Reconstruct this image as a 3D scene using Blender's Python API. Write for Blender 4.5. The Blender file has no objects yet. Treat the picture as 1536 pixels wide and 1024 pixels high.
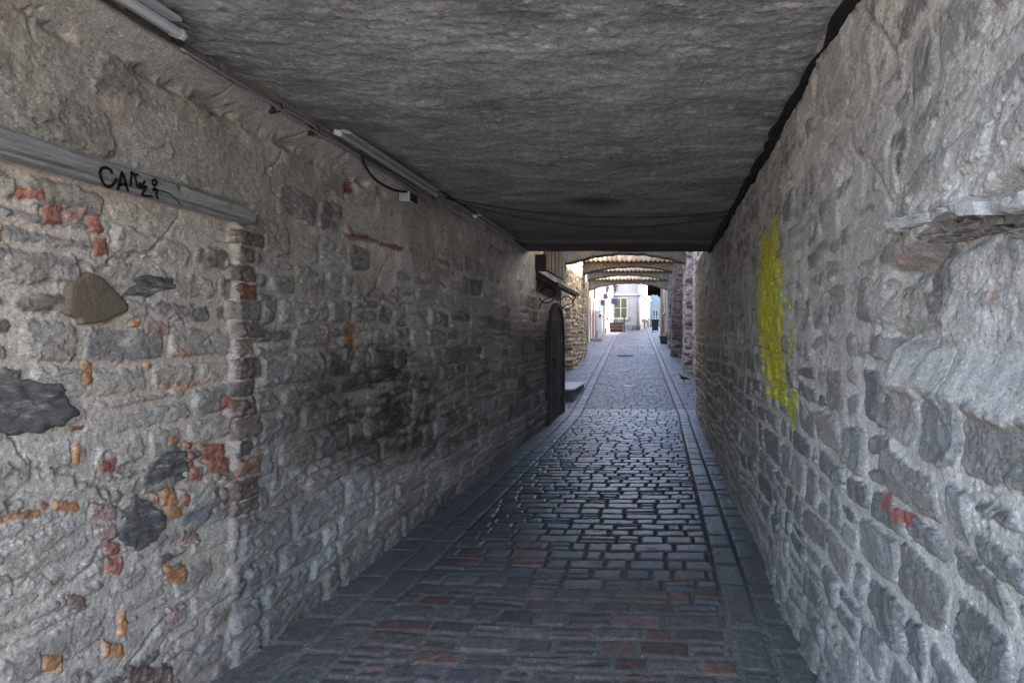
import bpy, bmesh, math, random
import numpy as np
from mathutils import Vector, Matrix

random.seed(7)
S = bpy.context.scene
COL = S.collection
R = math.radians
F, CX, CY, EYE = 820.0, 990.0, 505.0, 1.6      # lens (pixels of the 1536 wide photo), principal point, eye height
XL, XR, ZC = -2.08, 0.75, 2.87                 # passage: left wall, right wall, ceiling

# ------------------------------------------------------------------ noise
def _hash(ix, iy, seed):
    h = (ix.astype(np.int64) * 374761393 + iy.astype(np.int64) * 668265263 + seed * 974634777) & 0xFFFFFFFF
    h = ((h ^ (h >> 13)) * 1274126177) & 0xFFFFFFFF
    h = ((h ^ (h >> 15)) * 2246822519) & 0xFFFFFFFF
    return (h ^ (h >> 16)) & 0xFFFFFFFF

def perlin(x, y, seed=0):
    x, y = np.broadcast_arrays(np.asarray(x, float), np.asarray(y, float))
    xi, yi = np.floor(x), np.floor(y)
    fx, fy = x - xi, y - yi
    def g(dx, dy):
        a = _hash(xi + dx, yi + dy, seed) * (2 * math.pi / 4294967296.0)
        return np.cos(a) * (fx - dx) + np.sin(a) * (fy - dy)
    u = fx * fx * fx * (fx * (fx * 6 - 15) + 10)
    v = fy * fy * fy * (fy * (fy * 6 - 15) + 10)
    a = g(0, 0) * (1 - u) + g(1, 0) * u
    b = g(0, 1) * (1 - u) + g(1, 1) * u
    return (a * (1 - v) + b * v) * 1.5

def fbm(x, y, octv=4, seed=0, gain=.5):
    t, a, s = 0, 1.0, 0.0
    for o in range(octv):
        t = t + a * perlin(x * 2 ** o + 17.3 * o, y * 2 ** o - 9.1 * o, seed + o * 31)
        s += a
        a *= gain
    return t / s

def ridged(x, y, octv=3, seed=0):
    t, a, s = 0, 1.0, 0.0
    for o in range(octv):
        t = t + a * (1 - np.abs(perlin(x * 2 ** o, y * 2 ** o, seed + o * 13)) * 1.6)
        s += a
        a *= .5
    return t / s

def facets(x, y, seed=0):
    """broken stone: every cell of a jittered grid is a small tilted plane with an abrupt edge"""
    xi, yi = np.floor(x), np.floor(y)
    best = np.full(x.shape, 9.0); val = np.zeros(x.shape)
    for dx in (-1, 0, 1):
        for dy in (-1, 0, 1):
            a = _hash(xi + dx, yi + dy, seed) / 4294967296.0; b = _hash(xi + dx, yi + dy, seed + 5) / 4294967296.0
            c = _hash(xi + dx, yi + dy, seed + 9) / 4294967296.0; e = _hash(xi + dx, yi + dy, seed + 14) / 4294967296.0
            px, py = x - (xi + dx + a), y - (yi + dy + b)
            d = px * px + py * py
            v = (c - .5) + (e - .5) * 1.1 * px + (a - .5) * 1.1 * py
            m = d < best
            val = np.where(m, v, val); best = np.where(m, d, best)
    return val

def sstep(a, b, x):
    t = np.clip((x - a) / (b - a), 0, 1)
    return t * t * (3 - 2 * t)

# ------------------------------------------------------------------ masonry layout
def masonry(u, v, seed, ch=(.10, .20), ln=(.18, .45), warp=.03, vmax=9.0, umin=-3.0, umax=60.0, corner=.03, joint=.0):
    """irregular coursed rubble: returns distance to the joint and three random numbers and local coordinates per stone"""
    rng = np.random.default_rng(seed)
    uw = u + warp * 1.2 * fbm(u * 2.3, v * 2.3, 3, seed + 1)
    vw = v + warp * fbm(u * 1.7, v * 2.1, 3, seed + 2) + .035 * fbm(u * .5, v * .3, 1, seed + 5)
    b = [-1.0]
    while b[-1] < vmax:
        b.append(b[-1] + rng.uniform(*ch))
    b = np.array(b)
    idx = np.clip(np.searchsorted(b, vw) - 1, 0, len(b) - 2)
    d = np.zeros_like(uw); lu = np.zeros_like(uw); lv = np.zeros_like(uw)
    rs = [np.zeros_like(uw) for _ in range(4)]
    for k in np.unique(idx):
        m = idx == k
        h = b[k + 1] - b[k]
        nmax = int((umax - umin) / ln[0]) + 3
        e = umin + np.concatenate([[0], np.cumsum(rng.uniform(ln[0], ln[1], nmax) * (0.7 + .6 * rng.random(nmax)))])
        uu, vv = uw[m], vw[m]
        j = np.clip(np.searchsorted(e, uu) - 1, 0, len(e) - 2)
        # split some long stones in two thin ones
        tilt = (rng.random(len(e)) - .5) * .12
        x0, x1 = e[j], e[j + 1]
        vv2 = vv + tilt[j] * (uu - (x0 + x1) / 2)
        dx = np.minimum(uu - x0, x1 - uu)
        split = (rng.random(len(e)) < .28) & True
        vm = b[k] + h * (.35 + .3 * rng.random(len(e)))
        sp = split[j]
        top = np.where(sp & (vv2 < vm[j]), vm[j], b[k + 1])
        bot = np.where(sp & (vv2 >= vm[j]), vm[j], b[k])
        dy = np.minimum(vv2 - bot, top - vv2)
        c = corner
        inc = (dx < c) & (dy < c)
        dd = np.where(inc, c - np.hypot(c - dx, c - dy), np.minimum(dx, dy))
        d[m] = dd
        lu[m] = (uu - (x0 + x1) / 2) / np.maximum(x1 - x0, .01) * 2
        lv[m] = (vv2 - (bot + top) / 2) / np.maximum(top - bot, .01) * 2
        sid = j * 2 + (sp & (vv2 < vm[j]))
        for q in range(4):
            rr = rng.random(len(e) * 2 + 2)
            rs[q][m] = rr[sid]
    return d - joint, rs, lu, lv

# ------------------------------------------------------------------ mesh helpers
def grid_mesh(name, P, C=None, mat=None, parent=None, flip=False, attrs=None, back=None):
    """P (n,m,3) grid of points -> one mesh object with a point colour 'Col'; back = (axis, value) closes the grid into a slab"""
    n, m = P.shape[:2]
    verts = P.reshape(-1, 3)
    i = np.arange(n * m).reshape(n, m)
    q = np.stack([i[:-1, :-1], i[1:, :-1], i[1:, 1:], i[:-1, 1:]], -1).reshape(-1, 4)
    if flip:
        q = q[:, ::-1]
    if back is not None:
        ring = np.concatenate([i[0, :], i[1:, -1], i[-1, -2::-1], i[-2:0:-1, 0]])
        bv = verts[ring].copy()
        bv[:, back[0]] = back[1]
        base = len(verts)
        verts = np.concatenate([verts, bv])
        k = len(ring)
        a = np.arange(k); bq = (a + 1) % k
        side = np.stack([ring[a], ring[bq], base + bq, base + a], -1)
        # orientation of the ring follows the grid's first axis
        if not flip:
            side = side
        else:
            side = side[:, ::-1]
        q = np.concatenate([q, side])
        if C is not None:
            C = np.concatenate([C.reshape(-1, 3), C.reshape(-1, 3)[ring]])
    org = top_origin(parent)
    verts = verts - np.array(org)
    me = bpy.data.meshes.new(name)
    me.vertices.add(len(verts)); me.vertices.foreach_set('co', verts.astype(np.float32).ravel())
    me.loops.add(q.size); me.loops.foreach_set('vertex_index', q.astype(np.int32).ravel())
    me.polygons.add(len(q))
    me.polygons.foreach_set('loop_start', np.arange(0, q.size, 4, dtype=np.int32))
    me.polygons.foreach_set('loop_total', np.full(len(q), 4, dtype=np.int32))
    me.update(calc_edges=True)
    me.polygons.foreach_set('use_smooth', np.ones(len(q), dtype=bool))
    if C is not None:
        a = me.attributes.new('Col', 'FLOAT_COLOR', 'POINT')
        cc = np.ones((len(verts), 4), np.float32); cc[:, :3] = C.reshape(-1, 3)
        a.data.foreach_set('color', cc.ravel())
    for k2, v2 in (attrs or {}).items():
        a = me.attributes.new(k2, 'FLOAT', 'POINT')
        vv = np.zeros(len(verts), np.float32); vv[:n * m] = v2.reshape(-1)
        a.data.foreach_set('value', vv)
    if mat: me.materials.append(mat)
    o = bpy.data.objects.new(name, me); COL.objects.link(o)
    if parent: o.parent = parent
    return o

def top_origin(p):
    v = Vector((0, 0, 0))
    while p is not None:
        v += Vector(p.location); p = p.parent
    return v

def obj(name, bm, mat, parent=None, smooth=False, bevel=0):
    org = top_origin(parent)
    bmesh.ops.translate(bm, verts=bm.verts, vec=-org)
    bmesh.ops.recalc_face_normals(bm, faces=bm.faces)
    me = bpy.data.meshes.new(name); bm.to_mesh(me); bm.free()
    if mat: me.materials.append(mat)
    if smooth:
        for p in me.polygons: p.use_smooth = True
    o = bpy.data.objects.new(name, me); COL.objects.link(o)
    if parent: o.parent = parent
    if bevel:
        b = o.modifiers.new('bevel', 'BEVEL'); b.width = bevel; b.segments = 2; b.limit_method = 'ANGLE'
    return o

def thing(name, label, cat, loc=(0, 0, 0), group=None):
    o = bpy.data.objects.new(name, None); COL.objects.link(o)
    o.location = loc; o.empty_display_size = .2
    return tag(o, label, cat, group)

def tag(o, label=None, cat=None, group=None, kind='thing'):
    if label: o['label'] = label
    if cat: o['category'] = cat
    if group: o['group'] = group
    if kind: o['kind'] = kind
    return o

def box(bm, x0, x1, y0, y1, z0, z1):
    vs = [bm.verts.new(p) for p in ((x0, y0, z0), (x1, y0, z0), (x1, y1, z0), (x0, y1, z0), (x0, y0, z1), (x1, y0, z1), (x1, y1, z1), (x0, y1, z1))]
    for f in ((0, 3, 2, 1), (4, 5, 6, 7), (0, 1, 5, 4), (1, 2, 6, 5), (2, 3, 7, 6), (3, 0, 4, 7)):
        bm.faces.new([vs[k] for k in f])

def obox(bm, c, ax, sx, sy, sz, z0):
    """box with its length along ax (2D unit), width across, standing on z0"""
    ax = Vector((ax[0], ax[1], 0)).normalized(); n = Vector((-ax.y, ax.x, 0))
    c = Vector((c[0], c[1], z0))
    vs = []
    for dz in (0, sz):
        for a, b in ((-1, -1), (1, -1), (1, 1), (-1, 1)):
            vs.append(bm.verts.new(c + ax * (a * sx / 2) + n * (b * sy / 2) + Vector((0, 0, dz))))
    for f in ((0, 3, 2, 1), (4, 5, 6, 7), (0, 1, 5, 4), (1, 2, 6, 5), (2, 3, 7, 6), (3, 0, 4, 7)):
        bm.faces.new([vs[k] for k in f])

def prism(bm, pts, axis, a0, a1):
    """extrude a 2D outline along an axis ('x','y','z')"""
    def P(p, a):
        return {'x': (a, p[0], p[1]), 'y': (p[0], a, p[1]), 'z': (p[0], p[1], a)}[axis]
    A = [bm.verts.new(P(p, a0)) for p in pts]; B = [bm.verts.new(P(p, a1)) for p in pts]
    n = len(pts)
    bm.faces.new(A); bm.faces.new(B[::-1])
    for k in range(n):
        bm.faces.new((A[k], B[k], B[(k + 1) % n], A[(k + 1) % n]))

def tube(bm, pts, r, seg=8, caps=True):
    pts = [Vector(p) for p in pts]
    rs = r if isinstance(r, (list, tuple)) else [r] * len(pts)
    prev = None; first = None
    up = Vector((0, 0, 1))
    for k, p in enumerate(pts):
        t = (pts[min(k + 1, len(pts) - 1)] - pts[max(k - 1, 0)]).normalized()
        u = up if abs(t.dot(up)) < .95 else Vector((1, 0, 0))
        a = t.cross(u).normalized(); b = t.cross(a).normalized()
        ring = [bm.verts.new(p + (a * math.cos(q * 2 * math.pi / seg) + b * math.sin(q * 2 * math.pi / seg)) * rs[k]) for q in range(seg)]
        if prev:
            for q in range(seg):
                bm.faces.new((prev[q], prev[(q + 1) % seg], ring[(q + 1) % seg], ring[q]))
        else:
            first = ring
        prev = ring
    if caps:
        bm.faces.new(first[::-1]); bm.faces.new(prev)

def lathe(bm, prof, c, seg=12):
    prev = None
    for r, z in prof:
        ring = [bm.verts.new((c[0] + r * math.cos(a * 2 * math.pi / seg), c[1] + r * math.sin(a * 2 * math.pi / seg), c[2] + z)) for a in range(seg)]
        if prev:
            for q in range(seg):
                bm.faces.new((prev[q], prev[(q + 1) % seg], ring[(q + 1) % seg], ring[q]))
        else:
            bm.faces.new(ring[::-1])
        prev = ring
    bm.faces.new(prev)

# ------------------------------------------------------------------ materials
def _nt(name):
    m = bpy.data.materials.new(name); m.use_nodes = True
    nt = m.node_tree; bsdf = nt.nodes['Principled BSDF']
    return m, nt, bsdf

def _noise(nt, vec, scale, detail=4, rough=.6, typ=None):
    n = nt.nodes.new('ShaderNodeTexNoise')
    n.inputs['Scale'].default_value = scale; n.inputs['Detail'].default_value = detail; n.inputs['Roughness'].default_value = rough
    nt.links.new(vec, n.inputs['Vector'])
    return n.outputs['Fac']

def _math(nt, op, a, b=None, c=None):
    n = nt.nodes.new('ShaderNodeMath'); n.operation = op
    for k, v in enumerate((a, b, c)):
        if v is None: continue
        if isinstance(v, (int, float)): n.inputs[k].default_value = v
        else: nt.links.new(v, n.inputs[k])
    return n.outputs[0]

def _vec(nt, scale=(1, 1, 1)):
    tc = nt.nodes.new('ShaderNodeTexCoord')
    mp = nt.nodes.new('ShaderNodeMapping'); mp.inputs['Scale'].default_value = scale
    nt.links.new(tc.outputs['Object'], mp.inputs['Vector'])
    return mp.outputs['Vector']

def material(name, color=None, rough=.85, metal=0.0, grain=((30, .3), (120, .25)), bump=((40, .006), (150, .002)), spec=.35, stretch=(1, 1, 1), rvar=0.0, grit=0, lime=None):
    """colour None = the mesh's own 'Col'; grain and bump are (noise scale, amount)"""
    m, nt, b = _nt(name)
    v = _vec(nt, stretch)
    f = None
    for sc, am in grain:
        x = _math(nt, 'MULTIPLY_ADD', _noise(nt, v, sc), 2 * am * 1.6, 1 - am * 1.6)
        f = x if f is None else _math(nt, 'MULTIPLY', f, x)
    if color is None:
        at = nt.nodes.new('ShaderNodeAttribute'); at.attribute_name = 'Col'
        src = at.outputs['Color']
    else:
        rgb = nt.nodes.new('ShaderNodeRGB'); rgb.outputs[0].default_value = (*color, 1)
        src = rgb.outputs[0]
    if grit:      # sand grains and pits in the surface itself
        n1 = _noise(nt, v, grit, 2, .5)
        up = nt.nodes.new('ShaderNodeMapRange'); up.inputs[1].default_value = .60; up.inputs[2].default_value = .70; up.inputs[3].default_value = 1; up.inputs[4].default_value = 1.55; nt.links.new(n1, up.inputs[0])
        dn = nt.nodes.new('ShaderNodeMapRange'); dn.inputs[1].default_value = .30; dn.inputs[2].default_value = .40; dn.inputs[3].default_value = .5; dn.inputs[4].default_value = 1; nt.links.new(n1, dn.inputs[0])
        x = _math(nt, 'MULTIPLY', up.outputs[0], dn.outputs[0])
        f = x if f is None else _math(nt, 'MULTIPLY', f, x)
    if lime:
        mp = nt.nodes.new('ShaderNodeMapRange'); mp.inputs[1].default_value = .52; mp.inputs[2].default_value = .66; mp.inputs[3].default_value = 0; mp.inputs[4].default_value = .8
        nt.links.new(_noise(nt, v, 22, 6, .65), mp.inputs[0])
        mx = nt.nodes.new('ShaderNodeMix'); mx.data_type = 'RGBA'
        nt.links.new(mp.outputs[0], mx.inputs[0]); nt.links.new(src, mx.inputs[6]); mx.inputs[7].default_value = (*lime, 1)
        src = mx.outputs[2]
    if f is not None:
        vm = nt.nodes.new('ShaderNodeVectorMath'); vm.operation = 'SCALE'
        nt.links.new(src, vm.inputs[0]); nt.links.new(f, vm.inputs['Scale'])
        src = vm.outputs[0]
    nt.links.new(src, b.inputs['Base Color'])
    b.inputs['Roughness'].default_value = rough
    b.inputs['Metallic'].default_value = metal
    b.inputs['Specular IOR Level'].default_value = spec
    if rvar:
        du = nt.nodes.new('ShaderNodeAttribute'); du.attribute_name = 'dust'
        nt.links.new(_math(nt, 'MULTIPLY_ADD', du.outputs['Fac'], .4, _math(nt, 'MULTIPLY_ADD', _noise(nt, v, 14), rvar * 2, rough - rvar)), b.inputs['Roughness'])
    if bump:
        hsum = None
        for sc, dist in bump:
            x = _math(nt, 'MULTIPLY', _noise(nt, v, sc, 5, .65), dist)
            hsum = x if hsum is None else _math(nt, 'ADD', hsum, x)
        bp = nt.nodes.new('ShaderNodeBump'); bp.inputs['Strength'].default_value = 1; bp.inputs['Distance'].default_value = 1
        nt.links.new(hsum, bp.inputs['Height']); nt.links.new(bp.outputs[0], b.inputs['Normal'])
    return m

M = {}
M['rubble'] = material('rubble', None, .92, grain=((7, .16), (40, .26), (170, .34)), bump=((55, .0016), (150, .0018), (340, .0012)), spec=.25, grit=105)
M['rubble_far'] = material('rubble_far', None, .9, grain=((4, .2), (18, .2)), bump=((15, .02), (50, .01)), spec=.2)
M['plaster_ceiling'] = material('plaster_ceiling', None, .85, grain=((5, .12), (30, .16), (110, .2)), bump=((35, .0035), (100, .0028), (260, .0014)), spec=.3, stretch=(.75, 1, 1), grit=80)
M['cobble'] = material('cobble', None, .40, grain=((10, .12), (45, .22), (160, .3)), bump=((28, .0025), (110, .0018)), spec=.55, rvar=.10, grit=90)
M['cobble_far'] = material('cobble_far', None, .52, grain=((5, .15), (20, .2)), bump=((8, .015), (25, .006)), spec=.5, rvar=.12)
M['timber'] = material('timber', (.17, .17, .175), .8, grain=((6, .25), (30, .25)), bump=((20, .004), (90, .002)), stretch=(6, 1, 9))
M['black_paint'] = material('black_paint', (.006, .006, .007), .6, grain=(), bump=())
M['brown_stone'] = material('brown_stone', (.125, .098, .075), .85, grain=((14, .15), (90, .3), (240, .3)), bump=((60, .004), (240, .0015)))
M['dark_stone'] = material('dark_stone', (.088, .085, .085), .85, grain=((9, .4), (30, .4), (130, .4)), bump=((40, .004), (120, .003)), stretch=(1, .7, 2.2), lime=(.24, .23, .22))
M['slate_stone'] = material('slate_stone', (.15, .155, .165), .85, grain=((12, .2), (60, .2), (160, .25)), bump=((30, .005), (90, .003)), lime=(.27, .26, .25))
M['black_rubber'] = material('black_rubber', (.008, .008, .009), .7, grain=(), bump=((60, .004),))
M['cable'] = material('cable', (.02, .02, .022), .6, grain=(), bump=())
M['pale_cable'] = material('pale_cable', (.22, .22, .22), .6, grain=(), bump=())
M['fixture_white'] = material('fixture_white', (.42, .445, .48), .4, grain=((20, .06),), bump=(), spec=.5)
M['fixture_grey'] = material('fixture_grey', (.30, .32, .34), .4, grain=((20, .1),), bump=(), spec=.5)
M['tile'] = material('tile', None, .85, grain=((6, .25), (30, .2)), bump=((25, .008),))
M['dark_wood'] = material('dark_wood', (.035, .028, .024), .75, grain=((5, .3), (30, .25)), bump=((12, .006), (60, .002)), stretch=(5, 5, .7))
M['brown_wood'] = material('brown_wood', (.10, .075, .06), .75, grain=((5, .3), (30, .2)), bump=((12, .006),), stretch=(6, 6, .7))
M['iron'] = material('iron', (.012, .012, .013), .5, .3, grain=(), bump=((40, .002),))
M['step_stone'] = material('step_stone', (.24, .24, .24), .8, grain=((6, .2), (40, .2)), bump=((15, .01), (70, .003)))
M['cover_iron'] = material('cover_iron', (.06, .06, .07), .75, grain=((8, .3), (40, .3)), bump=((30, .006),))
M['zinc'] = material('zinc', (.30, .32, .34), .45, .5, grain=((8, .15),), bump=())
M['glass'] = material('glass', (.05, .07, .06), .08, grain=(), bump=(), spec=.8)
M['green_glass'] = material('green_glass', (.075, .10, .05), .1, grain=((3, .35),), bump=(), spec=.6)
def plaster(name, c, bump=.004): M[name] = material(name, c, .9, grain=((1.2, .12), (7, .1), (40, .08)), bump=((20, bump),))
plaster('white_plaster', (.29, .286, .275)); plaster('cream_plaster', (.30, .24, .165)); plaster('lavender_plaster', (.17, .166, .195))
plaster('pink_plaster', (.34, .27, .26)); plaster('blue_plaster', (.17, .22, .26)); plaster('grey_plaster', (.16, .165, .18))
plaster('brown_plaster', (.14, .10, .08)); plaster('trim', (.40, .385, .34)); plaster('bright_plaster', (.45, .44, .42))
M['red_wood'] = material('red_wood', (.16, .05, .035), .6, grain=((5, .2),), bump=((20, .003),))
M['roof'] = material('roof', (.20, .09, .06), .85, grain=((5, .25),), bump=((12, .02),))
M['plastic'] = material('plastic', (.012, .014, .018), .45, grain=((10, .1),), bump=())
M['pigeon'] = material('pigeon', (.035, .037, .045), .7, grain=((30, .4),), bump=((60, .004),))
M['white_mark'] = material('white_mark', (.62, .64, .68), .7, grain=((30, .25),), bump=())
M['ground'] = material('ground', (.37, .33, .28), .9, grain=((.6, .2), (6, .25)), bump=((5, .02),))
M['cloth'] = material('cloth', (.01, .01, .011), .9, grain=((10, .3),), bump=((30, .01),))
M['leaf'] = material('leaf', (.05, .075, .03), .7, grain=((8, .4),), bump=())
M['sign'] = material('sign', (.06, .055, .075), .5, grain=((10, .2),), bump=())
M['lamp_glass'] = material('lamp_glass', (.10, .10, .09), .25, grain=(), bump=())

# ------------------------------------------------------------------ ground profile
def gz(y):
    y = np.asarray(y, float); a, b = 8.5, 13.0
    t = np.clip((y - a) / (b - a), 0, 1)
    z = .072 * (b - a) * (t ** 3 - t ** 4 / 2)
    return z + .072 * np.clip(np.minimum(y, 44) - b, 0, None)

def axis(y):      # the lane bends gently to the left beyond the passage
    y = np.asarray(y, float)
    return -.046 * np.clip(y - 11.0, 0, None)

def gzf(y): return float(gz(y))

# pixel of the photograph -> point on the two walls
def left_yz(px, py, x=XL):
    Y = -x * F / (CX - px); return Y, EYE + (CY - py) * Y / F
def right_yz(px, py, x=XR):
    Y = x * F / (px - CX); return Y, EYE + (CY - py) * Y / F
def at(px, py, Y): return Vector(((px - CX) * Y / F, Y, EYE + (CY - py) * Y / F))

def columns(x, y0, y1, k, dmin, dmax, extra=()):
    ys = [y0]
    while ys[-1] < y1:
        y = max(ys[-1], .95)
        ys.append(ys[-1] + min(max(k * y * y / (547 * abs(x)), dmin), dmax))
    ys[-1] = y1
    return np.array(ys)

def poly_mask(px, py, pts, soft=4.0):
    """soft inside mask of a polygon (signed distance in photo pixels)"""
    pts = np.array(pts, float); n = len(pts)
    dmin = np.full(px.shape, 1e9); inside = np.zeros(px.shape, bool)
    for k in range(n):
        ax, ay = pts[k]; bx, by = pts[(k + 1) % n]
        ex, ey = bx - ax, by - ay
        t = np.clip(((px - ax) * ex + (py - ay) * ey) / (ex * ex + ey * ey), 0, 1)
        dmin = np.minimum(dmin, np.hypot(px - ax - t * ex, py - ay - t * ey))
        c = (ay > py) != (by > py)
        with np.errstate(divide='ignore', invalid='ignore'):
            inside ^= c & (px < (bx - ax) * (py - ay) / (by - ay if by != ay else 1e-9) + ax)
    return np.where(inside, dmin, -dmin)

def mix(a, b, t): return a * (1 - t[..., None]) + np.asarray(b) * t[..., None]

# ================================================================== LEFT WALL
def left_wall():
    y = columns(XL, -.35, 11.5, 1.15, .004, .022)
    z = np.arange(-.06, 3.06, .0058)
    U, V = np.meshgrid(y, z, indexing='ij')
    px = CX + F * XL / np.maximum(U, .8); py = CY - F * (V - EYE) / np.maximum(U, .8)
    n1 = fbm(U * 1.3, V * 1.3, 4, 3); n2 = fbm(U * 5, V * 5, 4, 9); n3 = fbm(U * 20, V * 20, 3, 14)
    n4 = fbm(U * 55, V * 55, 2, 19)
    infill = sstep(.015, -.015, U - 2.665 + .02 * n2) * sstep(.01, -.01, V - 2.16)
    # --- blocked doorway: small rubble in pale mortar
    d, r, lu, lv = masonry(U, V, 11, (.085, .17), (.16, .42), .035, vmax=3.6, umax=14, corner=.045, joint=.006)
    d = d + .012 * n3 + .010 * n2 + .006 * n4
    strata = ridged(U * 7, V * 34, 3, 77)
    n5 = fbm(U * 120, V * 120, 2, 21)
    fa = facets(U * 11 + 1.2 * n2 + .4 * n3, V * 24 + 1.2 * n2 + .4 * n3, 300); fb = facets(U * 30 + n3, V * 46 + n3, 310)
    frac = .009 * fa + .0035 * fb
    sh_i = .002 + .024 * sstep(-.004, .022, d) + .012 * (r[0] - .45) + .005 * (lu * (r[1] - .5) + lv * (r[2] - .5)) * 2 + .003 * n2 + .004 * (strata - .5) + frac * .7 + .0006 * n4
    mh_i = .0165 + .004 * n2 + .0025 * n3 + .0012 * n4 + .0008 * n5 + .010 * n1
    # --- plastered rubble, larger stones
    d2, q, lu2, lv2 = masonry(U, V, 23, (.12, .26), (.2, .5), .05, vmax=3.6, umax=14, corner=.05, joint=.008)
    d2 = d2 + .02 * n3 + .014 * n2
    sh_o = .002 + .026 * sstep(-.004, .024, d2) + .013 * (q[0] - .5) + .007 * (lu2 * (q[1] - .5) + lv2 * (q[2] - .5)) * 2 + .004 * n2 + .006 * (strata - .5) + frac + .0006 * n4
    cover = .010 + .020 * sstep(1.7, 2.5, V) + .014 * n1 + .008 * fbm(U * .8, V * .8, 2, 55)
    mh_o = cover + .006 * n2 + .003 * n3 + .0012 * n4 + .0008 * n5 + .003 * fb * sstep(-.2, .3, n1)
    sh = sh_i * infill + sh_o * (1 - infill); mh = mh_i * infill + mh_o * (1 - infill)
    st = sstep(-.004, .008, sh - mh)
    h = np.maximum(sh, mh) + .0006 * n4
    dj = d * infill + d2 * (1 - infill)
    open_j = sstep(.0, .35, fbm(U * 4, V * 6, 3, 66) + .25 * n3) * sstep(.004, .0, np.abs(dj - .004)) * sstep(.02, .0, mh - sh)
    h = h - .014 * open_j
    h = h - .03 * infill + .045 * fbm(U * .7, V * .9, 2, 31) * (1 - infill)
    # rounded plaster roll under the ceiling
    roll = np.exp(-((V - 2.755 - .015 * n1) / .070) ** 2) * sstep(4.9, 4.3, U)
    h = h * (1 - .6 * roll) + .115 * roll + .16 * sstep(2.45, 2.88, V) * sstep(5.0, 7.4, U) * sstep(8.6, 7.8, U)
    h = h - .045 * np.exp(-((V - 2.645 - .03 * n2) / .022) ** 2) * sstep(-.15, .3, n2 + .3 * n1) * sstep(4.9, 4.3, U)
    # cracks
    crack = sstep(.955, .99, ridged(U * 1.7 + .3 * n2, V * 2.3 + .3 * n2, 1, 91)) * sstep(.0, .2, n1)
    h = h - .010 * crack
    slot = sstep(.02, .0, np.abs(V - 2.2) - .05) * sstep(2.77, 2.73, U)
    h = np.minimum(h, .05 - .03 * slot) * slot + h * (1 - slot)
    # --- colours (albedo)
    T = (.72 + .55 * r[3])[..., None]
    stone_i = np.where((r[1] > .72)[..., None], np.array([.165, .166, .17]), np.array([.215, .205, .19])) * T
    stone_i = np.where((r[2] > .86)[..., None], np.array([.095, .09, .088]), stone_i)
    mort_i = mix(np.array([.345, .31, .28]) * np.ones(U.shape + (1,)), (.29, .277, .262), sstep(-.3, .5, n1))
    mort_i = mix(mort_i, (.36, .335, .315), sstep(.1, .5, n2) * .6)
    ci = mix(mort_i, stone_i, st * .92)
    ci = mix(ci, (.31, .295, .28), sstep(-.1, .35, fbm(U * 11, V * 14, 4, 61)) * .7 * st)      # lime smeared over the stones
    T2 = (.7 + .6 * q[3])[..., None]
    stone_o = np.where((q[1] > .6)[..., None], np.array([.19, .181, .17]), np.array([.19, .19, .19])) * T2
    stone_o = np.where((q[2] > .85)[..., None], np.array([.10, .10, .10]), stone_o)
    pl = mix(np.array([.235, .225, .212]) * np.ones(U.shape + (1,)), (.30, .295, .29), sstep(-.25, .5, fbm(U * 2.2, V * 2.2, 3, 41)))
    pl = mix(pl, (.255, .205, .20), sstep(.15, .55, fbm(U * 1.6, V * 2.0, 3, 44)) * .7)                    # mauve patches
    pl = mix(pl, (.27, .25, .21), sstep(.2, .5, fbm(U * 2.0, V * 1.4, 3, 48)) * .5)                       # ochre patches
    pl = mix(pl, (.42, .40, .38), sstep(.18, .45, fbm(U * 6, V * 6, 3, 52)) * .55)                         # bits of white lime
    co = mix(pl, stone_o, st * .9)
    co = mix(co, (.235, .225, .21), sstep(.02, .45, fbm(U * 10, V * 13, 4, 63)) * .55 * st)
    co = co * (1 + .80 * sstep(2.7, 4.8, U) * sstep(9.0, 6.5, U))[..., None]  # light painted in: mid-wall colour lifted where little daylight reaches
    C = mix(co, np.zeros(3), infill * 0)
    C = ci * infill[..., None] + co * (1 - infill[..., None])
    C = mix(C, (.33, .325, .315), roll * .6)
    C = mix(C, (.16, .155, .15), crack * .7)
    wide = sstep(2.4, 3.6, U)
    # mid-wall soot of old fires
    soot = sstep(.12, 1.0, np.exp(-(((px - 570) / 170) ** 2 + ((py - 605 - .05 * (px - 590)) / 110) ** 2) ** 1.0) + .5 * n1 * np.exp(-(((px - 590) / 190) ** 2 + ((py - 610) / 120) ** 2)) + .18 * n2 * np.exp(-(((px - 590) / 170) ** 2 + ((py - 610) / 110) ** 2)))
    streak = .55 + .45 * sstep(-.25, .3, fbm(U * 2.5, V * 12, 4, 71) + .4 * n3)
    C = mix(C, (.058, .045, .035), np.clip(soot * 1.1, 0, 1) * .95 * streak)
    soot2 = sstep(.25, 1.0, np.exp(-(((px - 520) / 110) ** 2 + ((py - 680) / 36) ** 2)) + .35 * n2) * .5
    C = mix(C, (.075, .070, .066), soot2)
    # dirt line at the foot
    foot = sstep(.35, .0, V + .12 * n1) * .55
    C = mix(C, (.15, .14, .13), foot)
    # --- bricks and brick fragments, placed on the wall
    red, orange, mauve, brown, pink = (.20, .085, .066), (.27, .135, .065), (.17, .12, .113), (.13, .095, .083), (.27, .175, .165)
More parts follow.
